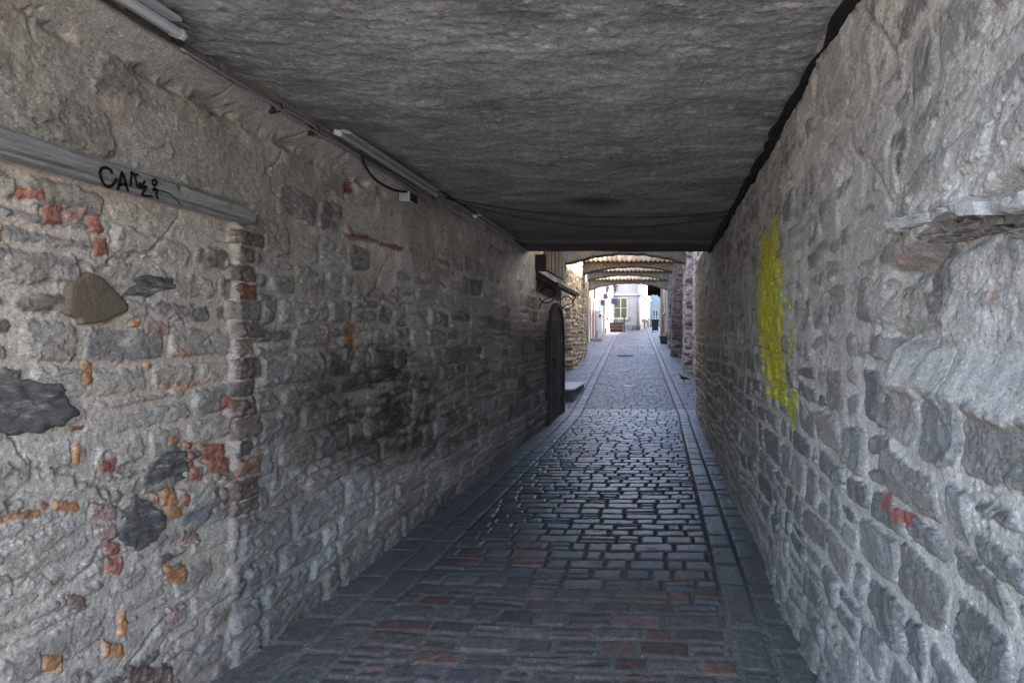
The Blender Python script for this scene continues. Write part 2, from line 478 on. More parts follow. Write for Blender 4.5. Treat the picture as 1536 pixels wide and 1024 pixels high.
    br = [(64, 308, 97, 336, red), (105, 312, 130, 330, pink), (133, 324, 153, 350, red), (145, 358, 165, 384, red), (-5, 335, 8, 362, orange),
          (222, 480, 255, 501, mauve), (197, 479, 214, 491, orange), (128, 544, 141, 576, orange), (222, 543, 233, 556, orange), (268, 524, 290, 534, orange),
          (245, 574, 258, 583, red), (268, 574, 284, 582, orange), (290, 573, 302, 580, red), (334, 592, 353, 612, red), (104, 636, 130, 646, red), (108, 668, 121, 698, orange),
          (256, 655, 270, 668, orange), (152, 688, 174, 710, red), (281, 660, 293, 674, red), (284, 677, 294, 696, red), (301, 663, 340, 686, red), (312, 684, 347, 708, red),
          (284, 700, 310, 722, red), (327, 706, 352, 724, brown), (247, 728, 268, 757, orange), (252, 759, 272, 774, orange), (230, 740, 243, 756, red), (272, 742, 287, 758, red),
          (83, 754, 121, 767, orange), (14, 766, 61, 776, orange), (-4, 775, 11, 786, orange), (66, 755, 78, 764, red), (139, 754, 176, 779, mauve), (146, 786, 174, 808, mauve),
          (160, 810, 181, 832, red), (161, 833, 187, 858, red), (336, 727, 354, 762, brown), (271, 798, 301, 815, mauve), (249, 848, 281, 873, orange), (107, 893, 134, 914, mauve),
          (181, 916, 192, 956, orange), (157, 962, 187, 986, orange), (63, 984, 96, 1008, orange), (196, 998, 262, 1030, brown), (256, 912, 272, 934, pink), (140, 470, 152, 478, orange),
          (516, 485, 531, 526, orange), (514, 274, 523, 291, red), (28, 282, 64, 300, red)]
    wob = np.stack([fbm(U * 18, V * 18, 4, 201), fbm(U * 18, V * 18, 4, 205)])
    bm_ = np.zeros(U.shape)
    for k, (x0, y0, x1, y1, c) in enumerate(br):
        rng = random.Random(k)
        sel = (px > x0 - 12) & (px < x1 + 12) & (py > y0 - 12) & (py < y1 + 12)
        if not sel.any(): continue
        j = lambda: rng.uniform(-3, 3)
        pts = [(x0 + j(), y0 + j()), (x1 + j(), y0 + j()), (x1 + j(), y1 + j()), (x0 + j(), y1 + j())]
        sd = poly_mask(px[sel] + 5 * wob[0][sel], py[sel] + 5 * wob[1][sel], pts)
        m = sstep(-1.0, 1.2, sd + 2.0 * n4[sel])
        t = rng.uniform(.75, 1.15)
        cc = np.array(c) * 1.12 * t * (1 + .35 * n4[sel] + .3 * n3[sel])[:, None]
        mm = (m * (.95 - .5 * sstep(.2, .5, n4[sel] + n3[sel])))[:, None]
        C[sel] = C[sel] * (1 - mm) + cc * mm
        h[sel] = h[sel] * (1 - m) + m * (h[sel] * .5 + .003 + .005 * fb[sel]) - .006 * np.exp(-(sd / 2.0) ** 2)
        bm_[sel] = np.maximum(bm_[sel], m)
    # thin ledge of broken red brick further along the wall
    for (x0, y0, x1, y1) in ((511, 352, 545, 357), (545, 357, 562, 364), (562, 366, 594, 374)):
        sd = poly_mask(px + 4 * wob[0], py + 4 * wob[1], [(x0, y0 - 3), (x1, y1 - 4), (x1, y1 + 3), (x0, y0 + 4)])
        m = sstep(-.8, 1.0, sd); C = mix(C, red, m * .9); h = h + .012 * m
    # brick jamb of the blocked doorway: a toothed column
    jb = [.3, .41, .5, .6, .71, .79, .9, 1.0, 1.085, 1.2, 1.30, 1.385, 1.5, 1.59, 1.68, 1.78, 1.87, 1.96, 2.05, 2.13]
    jc = [brown, (.2, .18, .15), mauve, (.14, .125, .11), (.17, .15, .12), brown, orange, (.12, .11, .1), (.2, .16, .13), brown, (.13, .12, .11), (.16, .13, .115), (.24, .2, .15),
          (.15, .12, .105), (.22, .21, .19), red, (.11, .09, .085), (.13, .105, .1), mauve]
    jz = sstep(.0, .01, np.minimum(U + .012 * wob[0] - 2.645, 2.80 - U)) * sstep(.55, .8, V) * sstep(2.14, 2.12, V)
    C = mix(C, (.27, .245, .222), jz * .5)
    for k in range(len(jb) - 1):
        rj = random.Random(k * 3 + 1); x0 = 2.662 + rj.uniform(-.03, .02); x1 = 2.795 + rj.uniform(-.035, .05); al = rj.choice((.85, 1, 1, 1))
        dx = np.minimum(U + .012 * wob[0] - x0, x1 - U - .012 * wob[1]); dy = np.minimum(V + .012 * wob[1] - jb[k] - .005, jb[k + 1] - .005 - V - .012 * wob[1])
        sd = np.minimum(dx, dy); m = al * sstep(-.004, .006, sd + .006 * n4) * (.35 + .65 * sstep(.55, .8, V))
        C = mix(C, np.array(jc[k]) * .64 * (1 + .4 * n3 + .3 * n4)[..., None], m * (.95 - .4 * sstep(.2, .5, n3 + n4)))
        h = h * (1 - m * .7) + m * .7 * (.026 * sstep(0, .012, sd) + .008 * fa + .004 * fb + .007 * ((k * 3) % 4 - 1.5))
    C = C * (np.array([1.03, 1.0, .975]) * (1 - infill[..., None]) + np.array([1.24, 1.18, 1.13]) * infill[..., None])
    P = np.stack([XL + h, U, V], -1)
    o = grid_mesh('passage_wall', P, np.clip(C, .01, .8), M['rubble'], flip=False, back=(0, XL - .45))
    tag(o, 'long grey plastered rubble wall with blocked brick-edged doorway and timber lintel', 'wall')
    return o, (y, z, h)

LW, LH = left_wall()
def height_left(Y, Z):
    y, z, h = LH
    i = min(max(int(np.searchsorted(y, Y)), 0), len(y) - 1); j = min(max(int(np.searchsorted(z, Z)), 0), len(z) - 1)
    return float(h[i, j])

# timber lintel and its scrawl
def lintel():
    y = np.linspace(-.33, 2.735, 260); a = np.linspace(0, 1, 26)
    U, A = np.meshgrid(y, a, indexing='ij')
    zt = 2.247 - .006 * (U - 1.7) + .006 * fbm(U * 3, A * 0, 3, 5) ; zb = 2.158 + .004 * fbm(U * 3, A * 0, 3, 8)
    ztap = sstep(2.745, 2.66, U)
    V = zb + (zt - zb) * A * (.55 + .45 * ztap)
    X = XL + .066 + .004 * fbm(U * 2, V * 30, 4, 5) - .016 * (np.abs(A - .5) * 2) ** 8
    groove = np.exp(-((A - .2 - .02 * fbm(U * 2, 0 * U, 2, 12)) / .035) ** 2)
    X = X - .022 * groove - .006 * sstep(.25, .5, fbm(U * 2, V * 60, 3, 15)) - .012 * sstep(.3, .5, fbm(U * 7, V * 7, 3, 18))
    C = np.ones(U.shape + (3,)) * np.array([.215, .22, .228])
    C = mix(C, (.15, .148, .15), sstep(-.2, .4, fbm(U * 2.5, V * 40, 3, 25)) * .7)
    C = mix(C, (.30, .30, .30), sstep(.1, .5, fbm(U * 1.8, V * 14, 3, 35)) * .5)
    P = np.stack([X, U, V], -1)
    m = material('lintel_wood', None, .85, grain=((10, .22), (45, .32), (170, .3)), bump=((30, .004), (120, .003)), stretch=(1, .22, 2.5))
    o = grid_mesh('lintel', P, C, m, LW, back=(0, XL - .02))
    o['label'] = 'weathered grey timber lintel with black scrawl'
    # handwriting: strokes traced as (x, y) in photo pixels
    z = lambda pts: [(a / 3.4125, 150 + b / 3.4125) for a, b in pts]
    strokes = [z([(572, 378), (560, 356), (538, 344), (516, 350), (507, 372), (514, 404), (530, 434), (552, 446), (574, 436), (596, 402)]),
               z([(598, 462), (610, 420), (622, 366), (636, 410), (652, 468)]), z([(604, 436), (628, 432), (646, 434)]),
               z([(664, 442), (668, 400), (672, 366)]), z([(666, 368), (684, 380), (706, 384)]), z([(684, 384), (694, 416), (700, 448)]),
               z([(742, 414), (722, 436), (712, 450), (734, 446), (746, 440), (736, 462), (722, 488), (748, 492), (778, 492)]),
               z([(716, 448), (708, 434), (718, 424)]),
               z([(790, 404), (776, 416), (780, 436), (794, 436), (800, 418), (788, 404)]), z([(778, 466), (790, 450), (802, 470), (796, 484), (806, 508)]), z([(784, 462), (806, 460)]),
               z([(806, 462), (834, 468), (868, 480), (896, 508), (922, 536)])]
    bm = bmesh.new()
    for si, s in enumerate(strokes):
        w = .0056 if si < 3 else (.0050 if si < 11 else .0024)
        pts = []
        for (a, b) in zip(s[:-1], s[1:]):
            for t in np.linspace(0, 1, 5)[:-1]: pts.append((a[0] + (b[0] - a[0]) * t, a[1] + (b[1] - a[1]) * t))
        pts.append(s[-1])
        P3 = []
        for p in pts:
            Y, Z = left_yz(p[0], p[1], XL + .07)
            P3.append(Vector((XL + .0725, Y, Z)))
        prev = None
        for k, p in enumerate(P3):
            t = (P3[min(k + 1, len(P3) - 1)] - P3[max(k - 1, 0)]).normalized()
            nrm = Vector((0, -t.z, t.y)) * w
            a, b = bm.verts.new(p + nrm), bm.verts.new(p - nrm)
            if prev: bm.faces.new((prev[0], a, b, prev[1]))
            prev = (a, b)
    g = obj('graffiti', bm, M['black_paint'], o)
    return o
lintel()

def inset(name, pts, mat, prot, flat=False, seed=0, label=None):
    """a stone bedded in the left wall, outline given on the photograph"""
    P = [left_yz(*p) for p in pts]
    # densify and round the outline
    Q = []
    n = len(P)
    for k in range(n):
        for t in np.linspace(0, 1, 9)[:-1]:
            Q.append((P[k][0] * (1 - t) + P[(k + 1) % n][0] * t, P[k][1] * (1 - t) + P[(k + 1) % n][1] * t))
    Q = np.array(Q)
    for _ in range(2): Q = (np.roll(Q, 1, 0) + Q * 2 + np.roll(Q, -1, 0)) / 4
    c = Q.mean(0)
    Q = Q + (Q - c) * (.22 if not flat else .05) * fbm(Q[:, :1] * 26, Q[:, 1:] * 26, 3, seed + 40)
    base = max(height_left(q[0], q[1]) for q in Q[::3]) * .4 + height_left(*c) * .6
    bm = bmesh.new(); prev = None
    rings = [(1.04, -.05), (1.0, -.004), (.965, .6 if not flat else .75), (.88, .9 if not flat else .95), (.7, 1.0), (.5, 1.03), (.3, 1.02), (.12, 1.03)]
    for sc, hh in rings:
        ring = []
        for q in Q:
            p = c + (q - c) * sc
            nz = float(fbm(np.array(p[0] * 16), np.array(p[1] * 16), 3, seed)) * (.2 if flat else 1.0)
            nz += float(ridged(np.array(p[0] * 6), np.array(p[1] * 20), 2, seed) - .5) * (.05 if flat else .5)
            x = XL + base + (hh * prot if hh > 0 else hh) + (nz * .014 if hh > 0 else 0)
            ring.append(bm.verts.new((x, p[0] + nz * .003, p[1])))
        if prev:
            for k in range(len(Q)):
                bm.faces.new((prev[k], prev[(k + 1) % len(Q)], ring[(k + 1) % len(Q)], ring[k]))
        prev = ring
    bm.faces.new(prev)
    o = obj(name, bm, mat, LW, smooth=True)
    if label: o['label'] = label
    return o
inset('bedded_stone', [(99, 472), (102, 425), (132, 407), (150, 414), (176, 440), (192, 456), (191, 468), (150, 484), (121, 487), (118, 478)], M['brown_stone'], .009, True, 3, 'flat smooth brown stone')
inset('bedded_stone', [(180, 800), (182, 768), (198, 756), (206, 745), (222, 750), (248, 768), (250, 795), (232, 812), (206, 826), (190, 818)], M['dark_stone'], .004, False, 5, 'dark round stone low in blocked doorway')
inset('bedded_stone', [(-40, 580), (20, 572), (90, 572), (103, 592), (121, 622), (95, 640), (40, 652), (-40, 648)], M['dark_stone'], .012, False, 8, 'large dark layered stone')
inset('bedded_stone', [(212, 736), (226, 702), (246, 680), (262, 668), (284, 680), (286, 716), (258, 726), (236, 738)], M['dark_stone'], .004, False, 9, 'dark pointed stone beside red bricks')
inset('bedded_stone', [(194, 418), (228, 412), (264, 418), (268, 432), (240, 436), (226, 446), (198, 444)], M['dark_stone'], .004, False, 12)
inset('bedded_stone', [(270, 797), (284, 762), (310, 742), (333, 728), (335, 770), (312, 786)], M['slate_stone'], .004, False, 15)
inset('bedded_stone', [(512, 540), (514, 522), (520, 518), (525, 534), (522, 546)], M['dark_stone'], .02, False, 17)

# ================================================================== RIGHT WALL
PAINT = [(1147, 345), (1160, 352), (1166, 330), (1176, 322), (1180, 345), (1181, 385), (1187, 400), (1182, 440), (1185, 470), (1182, 500), (1186, 530), (1184, 570), (1192, 600),
         (1202, 580), (1205, 600), (1197, 630), (1192, 646), (1187, 640), (1186, 612), (1172, 602), (1158, 596), (1150, 540), (1146, 480), (1144, 400)]
PAINT2 = [[(1188, 440), (1198, 450), (1197, 470), (1190, 462)], [(1194, 485), (1199, 482), (1198, 540), (1194, 545)], [(1180, 400), (1187, 408), (1184, 424)]]
def right_wall():
    y = columns(XR, -.35, 11.25, 1.15, .0042, .022)
    z = np.arange(-.06, 3.06, .0058)
    U, V = np.meshgrid(y, z, indexing='ij')
    yc = np.maximum(U, .7)
    px = CX + F * XR / yc; py = CY - F * (V - EYE) / yc
    n1 = fbm(U * 1.3, V * 1.3, 4, 103); n2 = fbm(U * 5, V * 5, 4, 109); n3 = fbm(U * 20, V * 20, 3, 114); n4 = fbm(U * 55, V * 55, 2, 119)
    d, r, lu, lv = masonry(U, V, 142, (.10, .23), (.13, .36), .055, vmax=3.6, umax=14, corner=.05, joint=.009)
    d = d + .013 * n3 + .012 * n2 + .006 * n4
    strata = ridged(U * 9, V * 26, 3, 177)
    n5 = fbm(U * 120, V * 120, 2, 121)
    fa = facets(U * 11 + 1.2 * n2 + .4 * n3, V * 20 + 1.2 * n2 + .4 * n3, 330); fb = facets(U * 30 + n3, V * 46 + n3, 340)
    frac = .0075 * fa + .003 * fb
    sh = -.010 + .036 * sstep(-.004, .020, d) + .010 * (r[0] - .5) + .009 * (lu * (r[1] - .5) + lv * (r[2] - .5)) * 2 + .003 * n2 + .003 * (strata - .5) + frac + .0006 * n4
    up = sstep(1.2, 1.75, V + .25 * n1 + .1 * n2)
    flow = ridged(U * 3.2 + .5 * n2, V * 5.5 + 1.5 * U + .5 * n1, 3, 181) - .55
    mh = .010 + .016 * up + .010 * n1 + .005 * n2 + .0022 * n3 + .001 * n4 + .0008 * n5 + .013 * flow * up + .010 * facets(U * 5 + 1.5 * n2, V * 7 + 1.5 * n2 + 2 * U, 350) * up + .003 * flow
    st = sstep(-.004, .007, sh - mh)
    h = np.maximum(sh, mh) + .0005 * n4 + .05 * fbm(U * .8, V * .9, 2, 131)
    open_j = sstep(.0, .35, fbm(U * 4, V * 6, 3, 166) + .25 * n3) * sstep(.004, .0, np.abs(d - .004)) * sstep(.02, .0, mh - sh)
    h = h - .014 * open_j
    # ---- slab ledge, niche below it, smeared bulge lower down
    wv = V + .03 * n2
    L = sstep(1.72, 1.58, U + .05 * n2)
    zled = 1.89 - .09 * (U - 1.25)
    led = sstep(zled - .012, zled + .012, wv) * sstep(zled + .30, zled + .05, wv) * L
    step2 = sstep(zled - .055, zled - .04, wv) * L * sstep(1.62, 1.45, U)
    h = h + .030 * led + .01 * step2 - .012 * np.exp(-((wv - zled - .06 - .02 * n3) / .006) ** 2) * L
    niche = sstep(1.84, 1.74, U + .03 * n2) * sstep(1.40, 1.5, U + .04 * n1) * sstep(zled, zled - .04, wv) * sstep(1.52, 1.60, wv)
    h = h - .05 * niche - .03 * sstep(1.80, 1.7, U) * np.exp(-((wv - zled + .05) / .035) ** 2)
    plain = sstep(1.86, 1.70, U + .04 * n2) * sstep(1.45, 1.47, wv) * sstep(1.60, 1.56, wv)
    hs = .022 + .004 * n2 + .0015 * n3 + .05 * fbm(U * .8, V * .9, 2, 131)
    h = h * (1 - plain) + hs * plain
    st = st * (1 - plain)
    zs = 1.455 + .02 * fbm(U * 9, U * 0, 2, 133)
    jut = sstep(1.80, 1.68, U + .04 * n2) * sstep(1.0, 1.2, wv)
    bul = np.exp(-((wv - zs - .06) / .05) ** 2) * sstep(1.85, 1.6, U)
    h = h + .055 * jut * sstep(zs + .13, zs, wv) - .05 * jut * sstep(zs - .01, zs - .035, wv) * sstep(zs - .16, zs - .1, wv) * .35
    st = st * (1 - bul) * (1 - led * .7)
    crack = sstep(.955, .99, ridged(U * 1.9 + .4 * n2, V * 1.6 + .4 * n2, 1, 191)) * sstep(-.05, .2, n1)
    h = h - .012 * crack
    # ---- albedo
    T = (.7 + .6 * r[3])[..., None]
    stone = np.where((r[1] > .65)[..., None], np.array([.165, .156, .148]), np.array([.14, .14, .142])) * T
    stone = mix(stone, (.25, .242, .232), sstep(.1, .5, fbm(U * 11, V * 14, 4, 161)) * .5)
    mort = mix(np.array([.40, .383, .365]) * np.ones(U.shape + (1,)), (.31, .297, .282), sstep(-.2, .45, fbm(U * 2, V * 2, 3, 151)))
    mort = mort * (1 - .12 * sstep(-.1, .4, n3 + n4))[..., None]
    mort = mix(mort, (.48, .465, .45), sstep(.1, .45, fbm(U * 4, V * 4, 3, 155)) * .6)
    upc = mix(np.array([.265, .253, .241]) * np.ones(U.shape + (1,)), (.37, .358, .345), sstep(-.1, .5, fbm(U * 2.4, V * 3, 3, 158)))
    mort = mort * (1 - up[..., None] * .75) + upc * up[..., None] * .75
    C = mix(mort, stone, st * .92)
    # exposed stone in the niche
    sd = poly_mask(px + 14 * n2, py + 14 * n3, [(1332, 430), (1400, 436), (1425, 470), (1405, 500), (1350, 512), (1330, 480)])
    m = sstep(-4, 6, sd)
    C = mix(C, np.array([.20, .19, .17]), m * (.55 + .45 * sstep(-.2, .3, n3))); h = h + .012 * m + .014 * m * (strata - .5)
    sd = poly_mask(px + 8 * n2, py + 8 * n3, [(1330, 378), (1395, 385), (1398, 408), (1335, 406)])
    C = mix(C, np.array([.22, .19, .165]), sstep(-3, 4, sd) * .7)
    for (x0, y0, x1, y1, c) in ((1331, 738, 1346, 766, (.25, .10, .085)), (1349, 758, 1386, 794, (.25, .095, .08)), (1346, 706, 1360, 738, (.19, .13, .12)), (1505, 432, 1520, 448, (.32, .2, .18)), (1342, 384, 1360, 392, (.3, .17, .15))):
        k = (y1 - y0) * .35 if x1 - x0 > 30 else 0
        sd = poly_mask(px + 5 * n3, py + 5 * n2, [(x0, y0), (x1, y0 + k), (x1, y1), (x0, y1 - k)])
        m = sstep(-1.5, 2, sd); C = mix(C, np.array(c), m * .9); h = h * (1 - m) + m * (h * .6 + .008)
    C = mix(C, (.11, .105, .10), crack * .7)
    C = mix(C, (.19, .182, .175), sstep(.5, .0, V + .2 * n1) * .5 * sstep(1.0, 2.4, U))
    C = C * np.array([1.12, 1.12, 1.12])
    P = np.stack([XR - h, U, V], -1)
    o = grid_mesh('passage_wall', P, np.clip(C, .01, .8), M['rubble'], flip=True, back=(0, XR + .45))
    tag(o, 'pale mortared rubble wall with a splash of yellow paint', 'wall')
    # the splash of yellow paint: a skin over the wall's surface
    sd = poly_mask(px + 5 * n3 + 3 * n4, py + 9 * n2 + 6 * n3, PAINT)
    for pl in PAINT2: sd = np.maximum(sd, poly_mask(px + 3 * n3, py + 6 * n2, pl))
    thin = sstep(.35, -.1, n4 + .7 * n3)
    worn = fbm(U * 45 + 2 * n3, V * 6, 3, 197) + .6 * n4
    on = (sd > 0) & (worn < .12 + sd * .045)
    n, mm = U.shape
    keep = on[:-1, :-1] | on[1:, 1:]
    ii, jj = np.nonzero(keep)
    idx = np.arange(n * mm).reshape(n, mm)
    q = np.stack([idx[ii, jj], idx[ii, jj + 1], idx[ii + 1, jj + 1], idx[ii + 1, jj]], -1)
    used, inv = np.unique(q, return_inverse=True); q = inv.reshape(-1, 4)
    verts = P.reshape(-1, 3)[used].copy(); verts[:, 0] -= .0012
    me = bpy.data.meshes.new('paint_splash'); me.from_pydata(verts.tolist(), [], q.tolist()); me.update()
    for p in me.polygons: p.use_smooth = True
    a = me.attributes.new('Col', 'FLOAT_COLOR', 'POINT')
    cc = np.ones((len(used), 4), np.float32)
    brush = fbm(U * 45 + 2 * n3, V * 5, 4, 195).reshape(-1)[used]
    k1 = sstep(-.35, .35, brush + n4.reshape(-1)[used] * .5)[:, None]
    cc[:, :3] = np.array([.60, .57, .02]) * (1 - k1) + np.array([.30, .29, .04]) * k1
    k2 = (sstep(.25, .55, brush - .3 * n3.reshape(-1)[used]) * .6)[:, None]
    cc[:, :3] = cc[:, :3] * (1 - k2) + np.array([.20, .19, .12]) * k2
    cov = np.clip(.62 + .05 * sd.reshape(-1)[used] - .55 * np.clip(brush, 0, 1) - .5 * np.clip(n4.reshape(-1)[used], 0, 1), .15, .97)[:, None]
    cc[:, :3] = cc[:, :3] * cov + C.reshape(-1, 3)[used] * (1 - cov)
    a.data.foreach_set('color', cc.ravel())
    me.materials.append(material('yellow_paint', None, .7, grain=((40, .1), (150, .12)), bump=((75, .003), (220, .0015))))
    po = bpy.data.objects.new('paint_splash', me); COL.objects.link(po); po.parent = o
    po['label'] = 'yellow paint splash running down the wall'
    return o
RW = right_wall()
def ledge(pts, prot, seed, col):
    P = [right_yz(*p) for p in pts]; rg = random.Random(seed); Q = []
    for k in range(len(P)):
        a, b = P[k], P[(k + 1) % len(P)]
        n = max(2, int(math.hypot(b[0] - a[0], b[1] - a[1]) / .014))
        for q in range(n): Q.append((a[0] + (b[0] - a[0]) * q / n + rg.uniform(-.005, .005), a[1] + (b[1] - a[1]) * q / n + rg.uniform(-.004, .004) + .012 * float(fbm(np.array((a[0] + (b[0] - a[0]) * q / n) * 14), np.array(seed * 3.7), 2, seed))))
    c = (sum(q[0] for q in Q) / len(Q), sum(q[1] for q in Q) / len(Q))
    bm = bmesh.new(); prev = None
    for sc, x in ((1.0, .10), (1.0, -prot * .85), (.93, -prot), (.5, -prot * 1.06)):
        ring = [bm.verts.new((XR + x + (.008 * float(fbm(np.array(q[0] * 30), np.array(q[1] * 40), 2, seed)) + .018 * float(fbm(np.array(q[0] * 9), np.array(seed * 1.3), 2, seed))) * (x < 0), c[0] + (q[0] - c[0]) * sc, c[1] + (q[1] - c[1]) * (sc if sc > .9 else .7))) for q in Q]
        if prev:
            for k in range(len(Q)): bm.faces.new((prev[k], prev[(k + 1) % len(Q)], ring[(k + 1) % len(Q)], ring[k]))
        prev = ring
    bm.faces.new(prev)
    return obj('ledge_slab', bm, M[col], RW)
M['ledge_stone'] = material('ledge_stone', (.32, .315, .31), .9, grain=((6, .25), (40, .3), (150, .3)), bump=((40, .003), (120, .002)), stretch=(1, 1, 2), grit=105)
M['ledge_dark'] = material('ledge_dark', (.17, .163, .155), .9, grain=((6, .25), (40, .3), (150, .3)), bump=((40, .003), (120, .002)), stretch=(1, 1, 2), grit=105)
for q, (pts, prot, col) in enumerate((
        ([(1356, 340), (1392, 328), (1440, 316), (1446, 329), (1404, 344), (1370, 351)], .092, 'ledge_stone'),
        ([(1449, 314), (1500, 305), (1540, 298), (1546, 318), (1500, 322), (1452, 328)], .100, 'ledge_stone'),
        ([(1550, 297), (1600, 290), (1660, 282), (1660, 312), (1552, 318)], .092, 'ledge_stone'),
        ([(1368, 352), (1408, 346), (1436, 338), (1440, 347), (1412, 354), (1384, 358)], .050, 'ledge_dark'),
        ([(1440, 333), (1490, 326), (1532, 322), (1534, 338), (1492, 340), (1446, 346)], .052, 'ledge_dark'),
        ([(1538, 322), (1600, 320), (1660, 318), (1660, 336), (1600, 338), (1540, 338)], .050, 'ledge_dark'),
        ([(1392, 359), (1450, 350), (1482, 346), (1486, 354), (1450, 362), (1410, 366)], .026, 'ledge_dark'),
        ([(1488, 344), (1534, 341), (1580, 342), (1580, 356), (1530, 352), (1490, 356)], .034, 'ledge_dark'))):
    ledge(pts, prot, q + 1, col)

# ================================================================== CEILING
def ceiling():
    y = columns(1.27, -.35, 7.15, 1.2, .006, .02)
    x = np.arange(-2.35, 1.0, .0075)
    U, V = np.meshgrid(x, y, indexing='ij')
    n1 = fbm(U * .8, V * 1.4, 4, 303); n2 = fbm(U * 2.4 + .4 * n1, V * 4.4 + .6 * U, 4, 309); n3 = fbm(U * 10, V * 16, 3, 314); n4 = fbm(U * 40, V * 55, 2, 317)
    rip = ridged(U * 1.5 + .4 * n1, V * 7 + .8 * n1, 3, 321) - .5
    n5 = fbm(U * 22, V * 30, 3, 318); fc = facets(U * 6 + n2 * 1.5, V * 15 + 1.5 * n2, 360)
    h = .010 * n1 + .012 * n2 + .004 * rip + .0045 * n3 + .003 * n5 + .0012 * n4 + .003 * fc
    P = np.stack([U, V, ZC - h], -1)
    C = mix(np.array([.26, .263, .268]) * np.ones(U.shape + (1,)), (.37, .375, .384), sstep(-.2, .4, .6 * n2 + .6 * n5))
    C = mix(C, (.15, .148, .145), sstep(.0, .5, fbm(U * 1.0, V * 1.7, 5, 331)) * .75)
    C = mix(C, (.42, .42, .42), sstep(.1, .5, fbm(U * 1.4 + 7, V * 2.0, 5, 333)) * .45)
    cr = sstep(.965, .99, ridged(U * 1.1 + .3 * n2, V * .9 + .3 * n2, 1, 337)) * sstep(.0, .25, n1)
    C = mix(C, (.14, .14, .14), cr * .4)
    C = mix(C, (.55, .545, .54), sstep(.30, .5, fbm(U * 9, V * 16, 3, 341)) * .6)
    # smoke-darkened patches and a darker far end
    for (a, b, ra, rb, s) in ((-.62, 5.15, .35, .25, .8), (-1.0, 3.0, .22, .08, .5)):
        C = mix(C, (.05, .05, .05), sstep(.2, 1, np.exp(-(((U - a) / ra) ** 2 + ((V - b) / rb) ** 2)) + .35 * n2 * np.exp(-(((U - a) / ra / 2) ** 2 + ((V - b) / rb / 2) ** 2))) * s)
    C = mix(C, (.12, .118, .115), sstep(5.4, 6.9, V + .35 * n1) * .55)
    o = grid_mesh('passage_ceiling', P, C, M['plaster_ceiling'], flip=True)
    so = o.modifiers.new('slab', 'SOLIDIFY'); so.thickness = .35; so.offset = -1
    tag(o, kind='structure')
    o['label'] = 'low rough grey plastered ceiling of the passage'
    bm = bmesh.new(); box(bm, -2.5, 1.15, 7.157, 7.85, ZC - .045, ZC + .35)
    bmesh.ops.subdivide_edges(bm, edges=bm.edges, cuts=10, use_grid_fill=True)
    for v in bm.verts:
        v.co.z += .02 * float(fbm(np.array(v.co.x * 2), np.array(v.co.y * 4), 3, 8)); v.co.y += .015 * float(fbm(np.array(v.co.x * 3), np.array(v.co.z * 3), 2, 11)) if v.co.y > 7.5 else 0
    b = obj('ceiling_beam', bm, material('beam', (.10, .097, .092), .85, grain=((4, .3), (30, .25)), bump=((14, .015), (50, .005))))
    tag(b, 'dark flat beam across the far end of the passage ceiling', 'beam')
    bm = bmesh.new(); box(bm, -3.0, 1.6, 7.86, 11.3, 3.52, 3.9)
    o2 = obj('upper_ceiling', bm, material('upper_plaster', (.14, .135, .13)))
    tag(o2, kind='structure')
ceiling()

# ================================================================== STREET
def street():
    # ---- inside the passage
    y = np.concatenate([np.arange(-6.0, 1.9, .03), columns(1.6, 1.9, 11.6, .85, .005, .0085)])
    x = np.arange(-2.25, .95, .0066)
    U, V = np.meshgrid(x, y, indexing='ij')
    C, h, rr = cobbles(U, V, inside=True)
    P = np.stack([U, V, gz(V) + h], -1)
    o = grid_mesh('street', P, C, M['cobble'], flip=False, attrs={'dust': rr})
    tag(o, kind='structure'); o['label'] = 'dark worn cobbles of the passage floor'
    # ---- the lane beyond
    y = np.concatenate([np.arange(11.6, 17, .018), np.arange(17, 25, .035), np.arange(25, 46.01, .1)])
    x = np.arange(-5.2, 1.75, .024)
    U, V = np.meshgrid(x, y, indexing='ij')
    C, h, rr = cobbles(U, V, inside=False)
    P = np.stack([U, V, gz(V) + h], -1)
    o = grid_mesh('lane', P, C, M['cobble_far'], flip=False, attrs={'dust': rr})
    tag(o, kind='structure'); o['label'] = 'cobbled lane rising beyond the passage between flagstone strips'
    # ---- the ground under everything
    ys = np.concatenate([np.arange(-120, 8, 8.0), np.arange(8, 46, 1.0), np.array([60, 120, 300, 900.])])
    xs = np.array([-600, -100, -20, -5, -2.5, 0, 2, 5, 20, 100, 600.])
    U, V = np.meshgrid(xs, ys, indexing='ij')
    o = grid_mesh('ground', np.stack([U, V, gz(V) - .09], -1), None, M['ground'], flip=False)
    tag(o, kind='structure')

